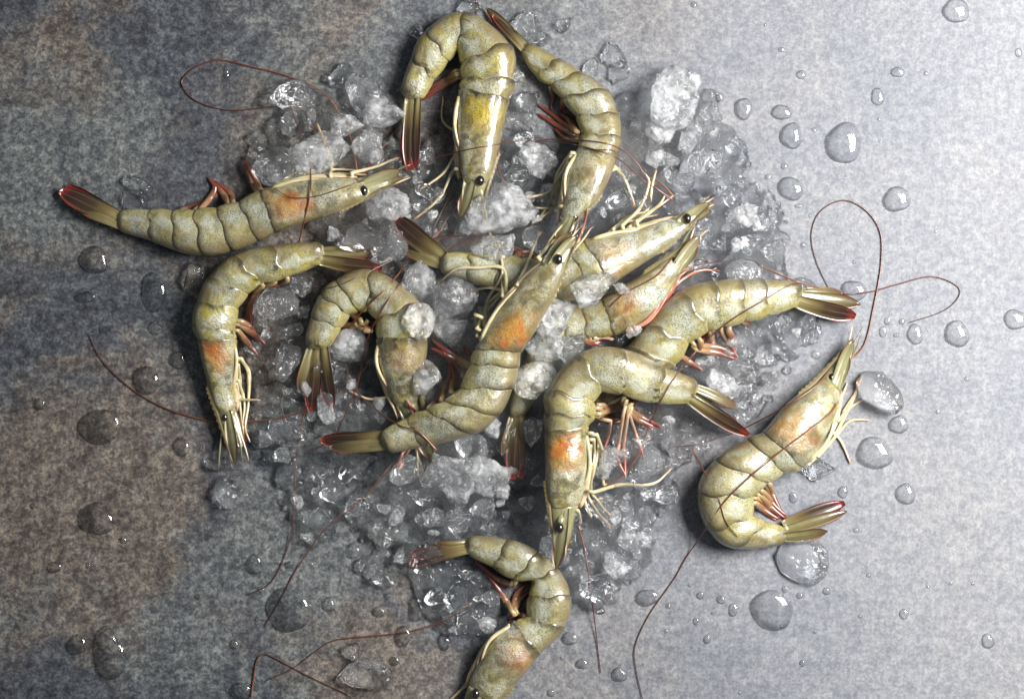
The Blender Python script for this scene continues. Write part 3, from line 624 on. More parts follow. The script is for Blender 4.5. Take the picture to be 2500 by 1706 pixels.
def blade(root, name, a, b, width, mat, roll=0.0, thick=0.0007, bend=0.0, sharp=0.6, start_w=0.35):
    """leaf-shaped flap with a midrib from a to b (world)"""
    loc = np.array(root.location)
    a = np.array(a); b = np.array(b); ax = b - a; L = np.linalg.norm(ax); ax /= L
    side = np.cross((0, 0, 1.0), ax); side /= np.linalg.norm(side); up = np.cross(ax, side)
    s2 = side * math.cos(roll) + up * math.sin(roll); n2 = -side * math.sin(roll) + up * math.cos(roll)
    nu, nv = 14, 7
    V, tl, te = [], [], []
    for face in (1, -1):
        for i in range(nu):
            u = i / (nu - 1)
            w = width * 0.5 * (start_w + (1 - start_w) * math.sin(min(1, u / 0.6) * math.pi / 2)) * (1 - max(0, (u - 0.6) / 0.4) ** 2.4 * (0.95 if sharp > 0.5 else 0.7))
            for j in range(nv):
                v = -1 + 2 * j / (nv - 1)
                rib = 0.0006 * math.exp(-(v / 0.22) ** 2) * (1 - u) - 0.00018 * abs(math.sin(3.1 * v))
                h = face * thick * (1 - 0.8 * abs(v) ** 2) * (1 - 0.6 * u) + rib + bend * math.sin(u * math.pi) + 0.10 * w * (v * v)
                V.append(a + ax * L * u + s2 * w * v + n2 * h - loc); tl.append(u); te.append(v)
    F = []
    N = nu * nv
    for i in range(nu - 1):
        for j in range(nv - 1):
            q = (i * nv + j, i * nv + j + 1, (i + 1) * nv + j + 1, (i + 1) * nv + j)
            F.append(q[::-1]); F.append(tuple(x + N for x in q))
    bd = [(i, 0) for i in range(nu)] + [(nu - 1, j) for j in range(1, nv)] + [(i, nv - 1) for i in range(nu - 2, -1, -1)] + [(0, j) for j in range(nv - 2, 0, -1)]
    for k in range(len(bd)):
        p = bd[k][0] * nv + bd[k][1]; q = bd[(k + 1) % len(bd)]; q = q[0] * nv + q[1]
        F.append((p, q, q + N, p + N))
    return mesh_obj(name, V, F, mat, root, dict(tl=tl, te=te))

def limb(root, name, W, r0, r1, mat, flat=1.0, belly=0.0, joints=None, sides=7):
    n = len(W); u = np.linspace(0, 1, n)
    r = r0 + (r1 - r0) * u + belly * np.sin(np.pi * np.clip(u, 0, 1)) ** 1.2
    if joints:
        for j in joints: r = r * (1 + 0.28 * np.exp(-((u - j) / 0.03) ** 2))
    r[-1] *= 0.35
    V, F, A = tube(W - np.array(root.location), r, sides, flat)
    return mesh_obj(name, V, F, mat, root, dict(tl=A))

def rostrum(root, base0, base1, tip, side_hint):
    """flat saw-edged beak: base0/base1 world points on the keel, tip world"""
    loc = np.array(root.location)
    b0, b1, tp = map(np.array, (base0, base1, tip))
    n = 40; V, tl = [], []
    t = np.linspace(0, 1, n)
    mid = np.array([(1 - x) ** 2 * b0 + 2 * x * (1 - x) * b1 + x * x * tp for x in t])
    tan = np.gradient(mid, axis=0); tan /= np.linalg.norm(tan, axis=1)[:, None]
    out = np.cross(tan, (0, 0, 1.0)); out /= np.linalg.norm(out, axis=1)[:, None]
    if np.dot(out[n // 2], side_hint) < 0: out = -out
    for i in range(n):
        h = 0.0013 * (1 - t[i]) ** 0.6 * min(1, t[i] * 6 + 0.25)
        tooth = 0.0006 * (1 - 0.5 * t[i]) if (i % 3 == 1 and 0.05 < t[i] < 0.85) else 0.0
        th = 0.00065 * (1 - 0.6 * t[i])
        top = mid[i] + out[i] * (h + tooth); lo = mid[i] - out[i] * h * 0.9
        for p, z in ((top, th * 0.3), (mid[i], th), (lo, th * 0.6), (lo, -th * 0.6), (mid[i], -th), (top, -th * 0.3)):
            V.append(p + np.array((0, 0, z)) - loc); tl.append(t[i])
    F = []
    for i in range(n - 1):
        for k in range(6):
            k2 = (k + 1) % 6; F.append((i * 6 + k, i * 6 + k2, i * 6 + 6 + k2, i * 6 + 6 + k))
    F.append((0, 1, 2, 3, 4, 5)); F.append(tuple((n - 1) * 6 + k for k in range(6)))
    return mesh_obj('rostrum', V, F, M_ROST, root, dict(tl=tl), smooth=False)

def sphere_mesh(r, sx=1, sy=1, sz=1, nu=14, nv=10):
    V = [(0, 0, r * sz)]; F = []
    for i in range(1, nv):
        a = math.pi * i / nv
        for j in range(nu):
            b = 2 * math.pi * j / nu; V.append((r * sx * math.sin(a) * math.cos(b), r * sy * math.sin(a) * math.sin(b), r * sz * math.cos(a)))
    V.append((0, 0, -r * sz))
    for j in range(nu): F.append((0, 1 + j, 1 + (j + 1) % nu))
    for i in range(nv - 2):
        for j in range(nu):
            a = 1 + i * nu + j; b = 1 + i * nu + (j + 1) % nu; F.append((a, a + nu, b + nu, b))
    e = len(V) - 1
    for j in range(nu): F.append((e, 1 + (nv - 2) * nu + (j + 1) % nu, 1 + (nv - 2) * nu + j))
    return V, F

GROUP = 'raw shrimps heaped on crushed ice'
def make_shrimp(key, seed):
    d = SH[key]; B = BODIES[key]; view = d['v']
    C, E, b = B.at(np.array([3.0, 0.0, 1.5]))
    zmin = float(min(d['z'])) * 0.001
    root = bpy.data.objects.new('shrimp', None); COL.objects.link(root)
    root.empty_display_size = 0.01
    root.location = (C[0][0], C[0][1], zmin)
    tag(root, d['label'], 'shrimp', GROUP)
    loc = np.array(root.location)
    mat = shell_material(seed, **d['mat'])
    others = np.maximum(np.max(np.stack([TOPS[k] for k in TOPS if k != key]), axis=0), ICE)
    others = np.maximum(others, 0)
    # plates
    carapace = shell(B, 0.0, 3.0, 46, 'carapace', root, mat, 'carapace', seed)
    plates = [shell(B, 3.0 + i, 4.0 + i, 16, 'segment', root, mat, 'abdomen_segment' if i < 5 else 'tail_segment', seed) for i in range(6)]
    # face ahead of the carapace: tapering stalk region
    tipw = np.array(vw(view, [d['tip']])[0])
    C0, E0, b0 = B.at(np.array([0.12, 0.0])); zc0 = C0[0][2]
    zt = d.get('ztip', zc0)
    tip3 = P(*tipw, zt)
    rings = []; nn = 10
    for i in range(nn):
        u = i / (nn - 1); c = C0[0] * (1 - 0.62 * u) + tip3 * 0.62 * u
        sc = 0.86 * (1 - u) ** 0.7 + 0.10
        for k in range(16):
            th = 2 * math.pi * k / 16
            rings.append(c + E0[0] * math.cos(th) * sc + np.array((0, 0, b0[0] * 0.85 * sc * math.sin(th))) - loc)
    F = [(i * 16 + k, i * 16 + (k + 1) % 16, (i + 1) * 16 + (k + 1) % 16, (i + 1) * 16 + k) for i in range(nn - 1) for k in range(16)]
    F += [tuple(range(16))[::-1], tuple((nn - 1) * 16 + k for k in range(16))]
    mesh_obj('head_front', rings, F, M_SCALE, root, dict(tl=np.repeat(np.linspace(0, 0.8, nn), 16), te=np.tile(np.cos(np.linspace(0, 2 * np.pi, 17)[:-1]), nn)))
    # whiskers of the first pair
    rw = random.Random(seed * 11)
    ax = tip3 - C0[0]; perp = np.cross(ax, (0, 0, 1.0))
    for q in range(4):
        k = np.linspace(0, 1, 9)[:, None]
        e_ = C0[0] + ax * rw.uniform(0.95, 1.25) + perp * rw.uniform(-0.3, 0.3)
        W = C0[0] * (1 - k) + e_ * k + perp * 0.08 * rw.uniform(-1, 1) * np.sin(np.pi * k); W[:, 2] += b0[0] * (0.5 - 0.25 * q) * (1 - k[:, 0])
        limb(root, 'antennule', W, 0.0009, 0.00025, M_SCALE if q % 2 else M_LEG)
    # beak
    Cr, Er, br = B.at(np.array([1.25, 0.35]))
    beak = rostrum(root, Cr[0] + Er[0] * 0.93 + np.array((0, 0, br[0] * 0.35)), Cr[1] + Er[1] * 0.95 + np.array((0, 0, br[1] * 0.5)), tip3 + np.array((0, 0, b0[0] * 0.3)), Er[0])
    beak.parent = carapace
    # antennal scales
    for j, s in enumerate(d['scale']):
        p = np.array(vw(view, [s])[0])
        st = C0[0] - E0[0] * (0.15 + 0.35 * j) + np.array((0, 0, b0[0] * (0.55 - 0.4 * j)))
        blade(root, 'antennal_scale', st, P(*p, zt + b0[0] * (0.35 - 0.3 * j)), 0.0062, M_SCALE, roll=0.5 - 0.9 * j, thick=0.0006, start_w=0.6)
    # eyes on short stalks
    if d['eye'] is not None: ep = np.array(vw(view, [d['eye']])[0])
    else:
        q = C0[0] + E0[0] * 0.25 + (tip3 - C0[0]) * 0.12; k = S * (HC - q[2]) / HC; ep = np.array((q[0] / k + 1250, 853 - q[1] / k))
    shown = d['eye'] is not None
    for sgn in (1, -1):
        zz = zc0 + sgn * b0[0] * (0.80 if shown else 0.42)
        e = P(*ep, zz)
        st = np.array([C0[0] * 0.6 + e * 0.4, e * 0.75 + C0[0] * 0.25, e - np.array((0, 0, sgn * 0.0008))])
        stalk = limb(root, 'eye_stalk', st, 0.0017, 0.0019, M_SCALE)
        V, F = sphere_mesh(0.0021 if shown else 0.0017, 0.85, 1.15, 1)
        V = [np.array(v) + e - loc for v in V]
        mesh_obj('eye', V, F, M_EYE, stalk)
    # tail fan
    for j, (bp, tp, w, redness) in enumerate(d['tail']):
        bpx, tpx = vw(view, [bp, tp]); sc = VIEWS[view][2]
        C9, E9, b9 = B.at(np.array([8.9])); zb = C9[0][2]
        tw = P(*tpx, 0.004); zt_ = max(lookup(others, tw[0], tw[1]) + 0.0018, 0.0022) if not d.get('free') else zb
        zt_ = max(zt_, zb - 0.010)
        zt_ = min(zt_, zb + 0.006) + 0.0012 * j
        m = M_TAIL if redness else M_TELSON
        b3 = P(*bpx, zb + 0.0012 * (j - 1)); C87 = B.at(np.array([8.55]))[0][0]; b3 = b3 * 0.72 + C87 * 0.28
        blade(root, 'tail_blade', b3, P(*tpx, zt_), w / sc * S * 1.25, m, roll=(-0.35, 0.15, 0.45, 0.1)[j % 4], thick=0.0008, bend=0.0012, sharp=0.3 if redness else 0.9, start_w=0.72)
    # limbs
    Ct, Et, bt = B.at(np.linspace(0, 9, 181))
    def run(pts, name, mat_, r0, r1, flat=1.0, belly=0.0, lift=0.2, joints=None):
        px = densify(vw(view, pts), 5.0)
        w0 = P(*px[0], float(zc0))
        k = int(np.argmin(np.linalg.norm(Ct[:, :2] - 0.85 * Et[:, :2] - w0[:2], axis=1)))
        zc, bb = Ct[k][2], bt[k]
        W = drape(px, others, r0 * 1.1, zstart=zc + bb * lift)
        inner = W[0] * 0.7 + (Ct[k] - Et[k] * 0.45) * 0.3; inner[2] = zc + bb * lift * 0.5
        W = np.vstack([inner, 0.5 * (inner + W[0]), W])
        par = root
        if name == 'swimming_leg': par = plates[int(np.clip(k / 20 - 3, 0, 4))]
        o = limb(root, name, W, r0, r1, mat_, flat, belly, joints)
        o.parent = par
    for j, pts in enumerate(d['legs']): run(pts, 'walking_leg', M_LEG, 0.00092, 0.0004, lift=0.25 - 0.12 * (j % 4), joints=[0.35, 0.68])
    for j, pts in enumerate(d.get('pink', [])): run(pts, 'walking_leg', M_LEG_PINK, 0.00085, 0.0004, lift=0.2 - 0.1 * (j % 4), joints=[0.4, 0.7])
    for j, pts in enumerate(d['swim']):
        run(pts, 'swimming_leg', M_SWIM, 0.0010, 0.0004, flat=0.6, belly=0.0008, lift=0.05 - 0.15 * (j % 4))
        p2 = [(p[0] + (random.random() - .5) * 30 * q / 2, p[1] + (random.random() - .5) * 30 * q / 2) for q, p in enumerate(pts)]
        run(p2, 'swimming_leg', M_SWIM, 0.0008, 0.0003, flat=0.6, belly=0.0005, lift=-0.1 - 0.1 * (j % 3))
    # folded legs pressed along the belly side of the head
    if d.get('fold', True):
        r_ = random.Random(seed)
        for j in range(5):
            t0 = 2.75 - 0.32 * j
            ts = np.linspace(t0, max(0.0, t0 - 1.75), 9)
            Cc, Ee, bb = B.at(ts)
            k = np.linspace(0, 1, 9)
            offs = 0.90 + 0.16 * np.sin(np.pi * k) + 0.05 * j * k + 0.04 * r_.uniform(-1, 1)
            W = Cc - Ee * offs[:, None]; W[:, 2] += bb * (0.28 - 0.16 * j + 0.12 * np.sin(3 * k + j))
            limb(root, 'walking_leg', W, 0.00105, 0.00055, M_LEG_PINK if key == 'H' else M_LEG, joints=[0.45])
    # whip antennae
    for vv, pts in d['ant']:
        px = densify(vw(vv, pts), 7.0)
        W = drape(px, TOP_ALL, 0.0007)
        limb(root, 'antenna', W, 0.00036, 0.00019, M_ANT, sides=5)
    return root

for i, k in enumerate(SH): make_shrimp(k, i + 1)

# ------------------------------------------------------------------ loose ice pieces
NICK = dict(A='nearly straight shrimp', B='hairpin-arched shrimp', C='grey-green shrimp', D='yellowish C-shaped shrimp', E='spotted-head shrimp', F='topmost shrimp',
            G='big pale shrimp', H='half-buried shrimp', I='glossy green shrimp', J='orange-headed arched shrimp', K='lone pale shrimp', L='S-bent shrimp')
PARTN = ('head', 'head', 'head', 'neck', 'back', 'back', 'middle', 'tail', 'tail', 'tail tip')
CENT = {k: b.at(np.linspace(0, 9, 46))[0][:, :2] for k, b in BODIES.items()}
def neighbours(x, y):
    r = []
    for k, c in CENT.items():
        d = np.hypot(c[:, 0] - x, c[:, 1] - y); i = int(np.argmin(d)); r.append((d[i], k, PARTN[min(9, i // 5)]))
    return sorted(r)[:2]
def chunk_mesh(seed, kind):
    r = random.Random(seed)
    V, F = ico(4)
    V = np.array(V)
    planes = []
    for _ in range(10 if kind == 'block' else 17):
        n = np.array([r.gauss(0, 1) for _ in range(3)]); n /= np.linalg.norm(n); planes.append((n, r.uniform(0.52, 0.84)))
    for n, d in planes:
        s = V @ n; over = np.clip(s - d, 0, None); V = V - n[None] * over[:, None] * 0.985
    out = []
    amp = 0.055 if kind == 'block' else (0.11 if kind == 'lump' else 0.08)
    for v in V:
        q = Vector(v) * 1.9 + Vector((seed * 3.1, seed * 1.7, 0)); w = Vector(v) * 5.2 + Vector((0, seed * 2.3, seed))
        k = 1 + amp * mnoise.noise(q) * 2 + amp * 0.55 * mnoise.noise(w) + amp * 0.45 * mnoise.noise(w * 2.1) + amp * 0.28 * mnoise.noise(w * 4.3)
        out.append(tuple(np.array(v) * k))
    me = bpy.data.meshes.new('ice_chunk'); me.from_pydata(out, [], F)
    me.polygons.foreach_set('use_smooth', [True] * len(me.polygons)); me.update(); me.set_sharp_from_angle(angle=R(24))
    return me

def ico(sub):
    t = (1 + 5 ** 0.5) / 2
    V = [(-1, t, 0), (1, t, 0), (-1, -t, 0), (1, -t, 0), (0, -1, t), (0, 1, t), (0, -1, -t), (0, 1, -t), (t, 0, -1), (t, 0, 1), (-t, 0, -1), (-t, 0, 1)]
    V = [tuple(np.array(v) / np.linalg.norm(v)) for v in V]
    F = [(0, 11, 5), (0, 5, 1), (0, 1, 7), (0, 7, 10), (0, 10, 11), (1, 5, 9), (5, 11, 4), (11, 10, 2), (10, 7, 6), (7, 1, 8), (3, 9, 4), (3, 4, 2), (3, 2, 6), (3, 6, 8), (3, 8, 9), (4, 9, 5), (2, 4, 11), (6, 2, 10), (8, 6, 7), (9, 8, 1)]
    for _ in range(sub):
        c = {}; G = []
        def m(a, b):
            k = (min(a, b), max(a, b))
            if k not in c:
                p = np.array(V[a]) + np.array(V[b]); V.append(tuple(p / np.linalg.norm(p))); c[k] = len(V) - 1
            return c[k]
        for a, b, d in F:
            x, y, z = m(a, b), m(b, d), m(d, a); G += [(a, x, z), (b, y, x), (d, z, y), (x, y, z)]
        F = G
    return V, F

CH = {}
for kind, cnt in (('block', 4), ('lump', 6), ('shard', 5)):
    for mname, mat in (('clear', M_ICE_CLEAR), ('grey', M_ICE_GREY), ('frost', M_ICE_FROST)):
        L = []
        for q in range(cnt):
            me = chunk_mesh(q * 7 + {'block': 1, 'lump': 2, 'shard': 3}[kind], kind); me.materials.append(mat); L.append(me)
        CH[kind, mname] = L

def put_chunk(px, py, rx, ry, kind, mat, label, group, sink=0.45, zr=None, on=None, rot=None):
    zr = zr or 0.62 * (rx + ry) / 2
    zs = zr * S
    w = P(px, py, 0.01)
    offs = [(0, 0), (0.5, 0), (-0.5, 0), (0, 0.5), (0, -0.5)]
    tops = [max(0.0, lookup(TOP_ALL if on is None else on, w[0] + a * rx * S, w[1] + b * ry * S)) for a, b in offs]
    base = float(np.mean(sorted(tops)[-3:]))
    z = base + zs * (1 - sink)
    w = P(px, py, z)
    o = bpy.data.objects.new('ice_chunk', random.choice(CH[kind, mat])); COL.objects.link(o)
    o.location = w; o.scale = (rx * S * 1.12, ry * S * 1.12, zs * 1.12)
    o.rotation_euler = (random.uniform(-.25, .25), random.uniform(-.25, .25), rot if rot is not None else random.uniform(0, 6.28) if abs(rx - ry) < 0.2 * rx else random.choice((0, math.pi)) + random.uniform(-.2, .2))
    tag(o, label, 'ice', group)
    return o

HAND = [  # photo x, y, rx, ry, kind, clarity, label
 (935, 278, 56, 40, 'lump', 'frost', 'white frosted ice lump touching the tail of the hairpin-arched shrimp'),
 (890, 228, 50, 46, 'block', 'grey', 'smooth grey ice piece beside the white lump near the hairpin-arched shrimp'),
 (838, 188, 38, 40, 'shard', 'clear', 'clear angular ice piece standing on bare stone inside the antenna sweep'),
 (722, 236, 50, 36, 'lump', 'clear', 'clear ice piece with an antenna crossing over it on bare stone'),
 (770, 378, 76, 60, 'lump', 'frost', 'large frosted ice lump behind the legs of the nearly straight shrimp'),
 (678, 402, 52, 58, 'block', 'grey', 'grey ice block next to the large frosted lump and the belly of the straight shrimp'),
 (900, 365, 46, 44, 'lump', 'frost', 'frosted ice lump between the straight shrimp head and the hairpin tail'),
 (843, 305, 44, 38, 'lump', 'frost', 'frosted ice lump lying inside the curve of a long antenna'),
 (940, 490, 55, 48, 'lump', 'frost', 'frosted ice lump under the beak of the nearly straight shrimp'),
 (1232, 520, 78, 62, 'lump', 'frost', 'big white ice lump in the centre just below the hairpin shrimp beak'),
 (1160, 545, 42, 40, 'lump', 'frost', 'frosted ice lump against the beak tip of the hairpin-arched shrimp'),
 (1208, 612, 66, 44, 'lump', 'frost', 'frosted ice lump lying on the back of the big pale shrimp'),
 (1312, 585, 34, 40, 'block', 'clear', 'glassy ice piece by the face of the grey-green shrimp'),
 (1022, 690, 38, 48, 'block', 'frost', 'cube-like ice piece beside the dorsal curve of the melting-cube shrimp'),
 (1102, 728, 72, 66, 'lump', 'frost', 'big granular ice lump left of the topmost shrimp legs'),
 (1028, 785, 42, 40, 'block', 'frost', 'ice block with a yellow fleck touching the spotted arched shrimp'),
 (1100, 808, 52, 34, 'lump', 'frost', 'flat ice lump under the granular lump by the topmost shrimp'),
 (960, 595, 46, 52, 'lump', 'grey', 'grey ice lump under the raised tail of the big pale shrimp'),
 (1040, 918, 42, 38, 'block', 'frost', 'melting ice cube with white facets on the spotted shrimp head'),
 (852, 846, 42, 40, 'block', 'frost', 'ice cube caught in the bend of the spotted arched shrimp'),
 (1345, 775, 66, 58, 'lump', 'frost', 'frosted ice lump on the half-buried shrimp, touching the topmost shrimp'),
 (1440, 702, 58, 40, 'lump', 'frost', 'frosted ice lump wedged between the big pale shrimp and the half-buried one'),
 (1392, 852, 48, 44, 'lump', 'grey', 'translucent ice lump above the crown of the orange-headed arched shrimp'),
 (1302, 922, 50, 58, 'block', 'frost', 'upright ice piece over the tail segment of the half-buried shrimp'),
 (1330, 850, 42, 40, 'block', 'frost', 'milky ice block in the row beside the topmost shrimp head'),
 (1545, 808, 22, 18, 'shard', 'frost', 'small ice crumb between the pink legs and the glossy green shrimp'),
 (1520, 705, 20, 14, 'shard', 'frost', 'small ice crumb on the head of the half-buried shrimp'),
 (1816, 664, 40, 34, 'block', 'grey', 'square grey ice block resting against the back of the glossy green shrimp'),
 (1645, 240, 72, 66, 'shard', 'frost', 'large flat frosted ice slab at the upper edge of the ice bed'),
 (1615, 320, 48, 38, 'shard', 'frost', 'lower flake of the frosted slab at the edge of the ice bed'),
 (1740, 276, 27, 26, 'lump', 'clear', 'dark melting ice bead with a narrow neck beside the frosted slab'),
 (2153, 955, 58, 54, 'block', 'grey', 'grey melting ice block at the leg tips of the lone pale shrimp'),
 (1996, 1144, 42, 38, 'lump', 'clear', 'melting ice piece touching the belly of the lone pale shrimp'),
 (1960, 1370, 58, 54, 'block', 'grey', 'grey melting ice block behind the tail root of the lone pale shrimp'),
 (565, 1196, 38, 40, 'block', 'grey', 'square melting ice piece below the beak of the yellowish C-shaped shrimp'),
 (528, 1132, 34, 20, 'lump', 'clear', 'small melting ice piece beside the beak tip of the yellowish shrimp'),
 (1145, 14, 34, 24, 'lump', 'clear', 'ice piece half hidden behind the crown of the hairpin-arched shrimp'),
 (1292, 66, 40, 42, 'lump', 'clear', 'clear ice piece just off the tail of the grey-green shrimp'),
 (1378, 62, 22, 18, 'lump', 'clear', 'small clear bead of ice farthest along the grey-green tail'),
 (1326, 95, 22, 20, 'lump', 'clear', 'little ice nub beside the grey-green tail root'),
 (1500, 135, 32, 30, 'lump', 'clear', 'glassy ice pebble standing alone on stone above its twin'),
 (1508, 178, 34, 30, 'lump', 'clear', 'glassy ice pebble pressed to the lower side of its twin'),
 (1440, 168, 20, 28, 'lump', 'clear', 'narrow ice nub against the back of the grey-green shrimp'),
 (1020, 78, 14, 22, 'lump', 'clear', 'tiny ice sliver outside the hairpin-arched shrimp'),
 (337, 450, 34, 24, 'shard', 'clear', 'thin ice flake just above the straight shrimp tail root'),
 (326, 490, 36, 24, 'shard', 'clear', 'wet ice flake touching the straight shrimp tail root'),
 (472, 688, 28, 42, 'shard', 'clear', 'clear ice flake against the back of the yellowish C-shaped shrimp'),
 (893, 1650, 58, 46, 'block', 'grey', 'round grey melting ice piece on bare stone at the antenna loop'),
 (860, 1590, 34, 28, 'lump', 'clear', 'clear wet ice piece next to the round grey melting one'),
 (1114, 1164, 60, 62, 'lump', 'frost', 'white ice lump beneath the tail of the topmost shrimp'),
 (1182, 1166, 48, 52, 'lump', 'frost', 'frosted ice lump left of the dark red tail tips of the buried shrimp'),
 (1147, 1094, 40, 38, 'block', 'grey', 'glassy ice lump under the belly of the topmost shrimp tail'),
 (1226, 1192, 28, 24, 'lump', 'frost', 'small ice lump below the red tail tips of the buried shrimp'),
 (1202, 1048, 25, 24, 'lump', 'frost', 'small ice lump between the topmost shrimp back and the buried tail'),
 (1300, 1050, 30, 38, 'lump', 'grey', 'ice lump between the buried tail and the orange-headed shrimp'),
 (1345, 1330, 34, 40, 'lump', 'frost', 'ice lump beside the beak tip of the orange-headed arched shrimp'),
 (1285, 1228, 22, 22, 'lump', 'clear', 'round glassy bead of ice left of the orange-headed shrimp beak'),
 (1060, 1160, 30, 34, 'lump', 'grey', 'ice lump by the whisker tips that poke out under the topmost tail'),
 (1000, 1150, 44, 34, 'lump', 'grey', 'grey ice lump left of the legs poking out under the topmost tail'),
 (800, 980, 26, 48, 'shard', 'frost', 'slim ice shard left of the spotted shrimp tail'),
 (700, 880, 34, 60, 'shard', 'grey', 'long grey ice piece right of the yellowish shrimp legs'),
 (680, 740, 46, 62, 'block', 'grey', 'grey angular ice block inside the bend of the yellowish shrimp'),
 (1262, 190, 26, 24, 'lump', 'clear', 'ice bead between the hairpin crown and the grey-green shrimp'),
 (1290, 250, 34, 32, 'lump', 'clear', 'clear ice piece in the gap between hairpin arch and grey-green shrimp'),
 (1310, 395, 42, 46, 'lump', 'frost', 'ice lump under the two parallel antennae by the hairpin head'),
 (1520, 490, 34, 26, 'lump', 'clear', 'glassy ice piece between the grey-green face and the pale shrimp legs'),
 (1740, 580, 44, 44, 'lump', 'clear', 'sparkling clear ice lump ahead of the big pale shrimp beak'),
]
for h in HAND: put_chunk(*h[:6], h[6], 'single ice lumps placed round the shrimps', sink=0.42 if h[5] != 'clear' else 0.55)

# scattered pieces of the heap: rest on the ice bed, keep off the shrimps
placed = [(h[0], h[1], max(h[2], h[3])) for h in HAND]
cnt = 0; tries = 0
while cnt < 215 and tries < 9000:
    tries += 1
    i, j = rng.integers(0, SN), rng.integers(0, SM)
    if Hm[i, j] < 0.0025: continue
    x, y = XX[i, j], YY[i, j]
    px, py = x / S + 1250, 853 - y / S
    r = 12 + 30 * random.random() ** 1.6
    rr = r * S
    pts = [(x + a * rr, y + b * rr) for a, b in ((0, 0), (.8, 0), (-.8, 0), (0, .8), (0, -.8))]
    if any(lookup(ALLTOP, *p) > 0 for p in pts): continue
    if any((px - a) ** 2 + (py - b) ** 2 < (0.72 * (r + c)) ** 2 for a, b, c in placed): continue
    placed.append((px, py, r)); cnt += 1
    m = random.choices(('frost', 'grey', 'clear'), (0.38, 0.34, 0.28))[0] if Hm[i, j] > 0.005 else random.choices(('frost', 'grey', 'clear'), (0.1, 0.35, 0.55))[0]
    (d1, k1, p1), (d2, k2, p2) = neighbours(x, y)
    lab = {'frost': 'frosted white', 'grey': 'grey translucent', 'clear': 'clear glassy'}[m] + (' ice lump' if r > 24 else ' ice crumb')
    lab += f' between {NICK[k1]} {p1} and {NICK[k2]} {p2}'
    put_chunk(px, py, r, r * random.uniform(0.75, 1.2), random.choice(('block', 'lump', 'lump', 'shard')), m, lab, 'loose pieces of crushed ice in the heap', sink=0.62, on=ICE)

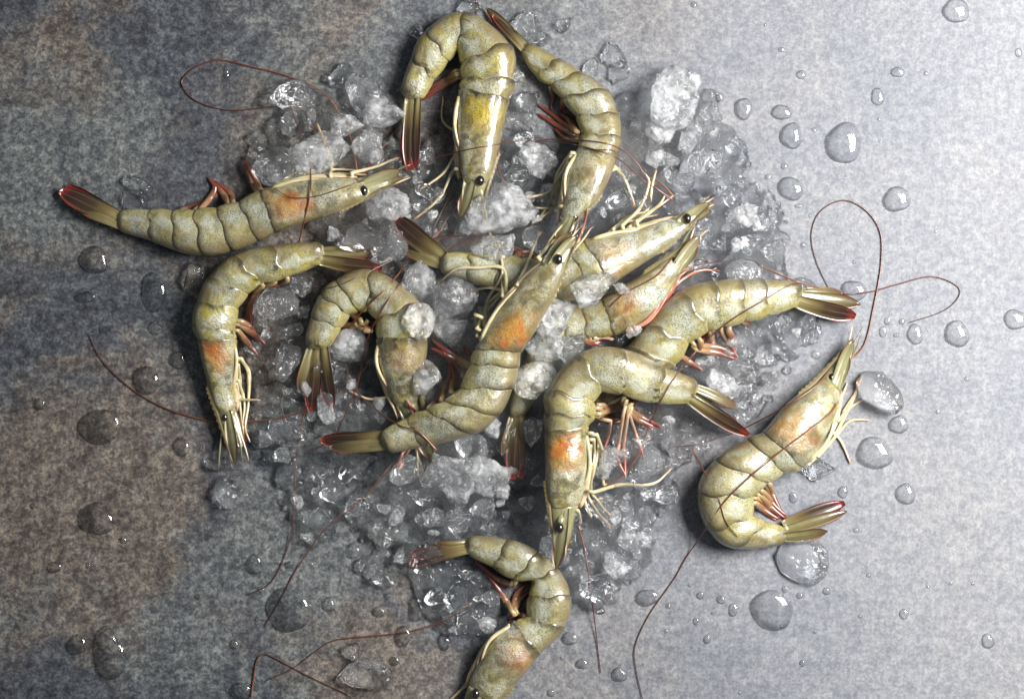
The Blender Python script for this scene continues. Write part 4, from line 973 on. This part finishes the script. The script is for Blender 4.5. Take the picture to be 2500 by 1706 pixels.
# ------------------------------------------------------------------ water drops on the slab
DROPS = [(2334, 27, 36, 30), (1694, 12, 8, 8), (2487, 129, 10, 12), (2192, 177, 18, 14), (2261, 180, 6, 6), (2143, 237, 18, 22), (1956, 183, 12, 12), (1754, 237, 14, 13), (1816, 266, 25, 27),
 (1908, 275, 26, 20), (1932, 332, 30, 32), (2060, 350, 48, 50), (1987, 317, 6, 6), (1914, 406, 8, 9), (1875, 432, 8, 8), (1932, 463, 33, 28), (2189, 487, 37, 31), (1949, 503, 10, 6), (2085, 710, 33, 27),
 (2167, 783, 9, 11), (2156, 810, 10, 16), (2202, 785, 8, 8), (2188, 818, 8, 6), (2234, 816, 21, 26), (2336, 815, 32, 34), (2479, 780, 30, 26), (1992, 810, 18, 20), (2194, 1036, 25, 24), (2135, 1106, 45, 42),
 (2211, 1205, 27, 26), (1937, 1214, 11, 15), (2058, 1201, 14, 15), (2090, 1294, 8, 6), (1885, 1488, 55, 50), (1580, 1458, 30, 22), (1710, 1453, 10, 10), (1760, 1463, 12, 11), (1790, 1488, 12, 18),
 (1953, 1453, 9, 9), (2018, 1442, 10, 10), (1917, 1438, 9, 8), (1699, 1516, 8, 10), (1726, 1560, 10, 11), (1959, 1618, 8, 9), (2207, 1498, 13, 13), (2412, 1564, 17, 19), (1512, 1646, 20, 19), (1391, 1558, 22, 16),
 (1626, 1540, 6, 5), (1992, 866, 13, 11), (2121, 1404, 7, 5), (2265, 1432, 5, 4), (2320, 1424, 5, 4), (2375, 1424, 5, 4), (1908, 1528, 5, 4), (1740, 1496, 5, 4), (1685, 1428, 6, 5), (1632, 1478, 7, 7),
 (97, 986, 15, 15), (245, 1041, 52, 46), (359, 928, 35, 35), (435, 879, 23, 22), (444, 1091, 22, 23), (237, 1266, 46, 40), (80, 1235, 8, 7), (133, 1384, 18, 15), (300, 1318, 9, 9), (621, 1377, 20, 28),
 (705, 1379, 10, 10), (705, 1488, 58, 54), (803, 1475, 17, 19), (862, 1345, 18, 21), (189, 1573, 26, 25), (269, 1600, 40, 60), (572, 1572, 11, 13), (483, 1455, 9, 8), (686, 1225, 10, 9), (692, 1183, 9, 8),
 (650, 1167, 8, 7), (628, 1510, 6, 7), (1017, 1488, 21, 30), (984, 1552, 22, 26), (1084, 1568, 16, 20), (925, 1493, 18, 14), (962, 1613, 13, 12), (589, 1687, 28, 24), (636, 1438, 8, 8), (1108, 1525, 20, 22),
 (208, 726, 26, 15), (380, 801, 19, 18), (377, 716, 30, 48), (231, 635, 38, 34), (418, 753, 6, 6), (215, 1379, 6, 9), (664, 1310, 6, 8), (760, 1376, 6, 6), (945, 1455, 8, 8), (978, 1428, 6, 6), (552, 178, 7, 16), (551, 214, 6, 8),
 (1908, 122, 9, 7), (1868, 62, 4, 4), (2148, 345, 4, 4), (2146, 292, 5, 5), (2285, 565, 5, 5), (2085, 640, 5, 5), (1960, 598, 6, 7), (1978, 527, 5, 5), (2360, 925, 6, 6), (2290, 1005, 6, 6), (2370, 850, 4, 4),
 (1806, 1690, 5, 4), (1345, 1690, 10, 10), (1420, 1620, 18, 12), (1372, 1606, 5, 5), (2100, 1505, 5, 4), (1990, 1542, 4, 4)]
def drop(px, py, rx, ry):
    r = random.Random(int(px * 13 + py)); n = 36 if max(rx, ry) > 15 else 20; nr = 12
    big = max(rx, ry) * S
    hgt = min(0.0032, 0.48 * min(rx, ry) * S) if big > 0.0014 else 0.55 * min(rx, ry) * S
    c = P(px, py)
    ph = [r.uniform(0, 6.28) for _ in range(4)]; am = 0.05 if min(rx, ry) > 10 else 0.03
    tear = (px, py) in ((269, 1600), (377, 716), (1932, 463), (1017, 1488))
    V = [(0, 0, hgt)]; F = []
    for i in range(1, nr + 1):
        u = i / nr * 1.0
        for k in range(n):
            a = 2 * math.pi * k / n
            w = 1 + am * math.sin(2 * a + ph[0]) + am * 0.8 * math.sin(3 * a + ph[1]) + am * 0.4 * math.sin(5 * a + ph[2])
            if tear: w *= 1 + 0.28 * max(0, math.cos(a - 1.9)) ** 6
            z = hgt * (1 - u ** 2.7) ** 0.6 if u < 1 else -0.0004
            V.append((rx * S * w * u * math.cos(a), ry * S * w * u * math.sin(a), z))
    for k in range(n): F.append((0, 1 + k, 1 + (k + 1) % n))
    for i in range(nr - 1):
        for k in range(n):
            a = 1 + i * n + k; b = 1 + i * n + (k + 1) % n; F.append((a, a + n, b + n, b))
    o = mesh_obj('water_drop', V, F, M_WATER)
    o.location = (c[0], c[1], 0)
    side = 'pale' if px > 1330 else 'dark stained'
    m = max(rx, ry); asp = m / min(rx, ry)
    size = 'large flat' if m >= 34 else 'medium domed' if m >= 15 else 'small round' if m >= 7.5 else 'tiny'
    if asp > 1.3: size += ' oval'
    if tear: size = 'teardrop-shaped'
    dn, kn, pn = neighbours(c[0], c[1])[0]; how = 'near' if dn < 0.03 else 'past' if dn < 0.055 else 'far past'
    tag(o, f'{size} water drop on {side} stone {how} the {NICK[kn]} {pn}', 'water drop', f'water drops on the {side} stone')
for d_ in DROPS: drop(*d_)
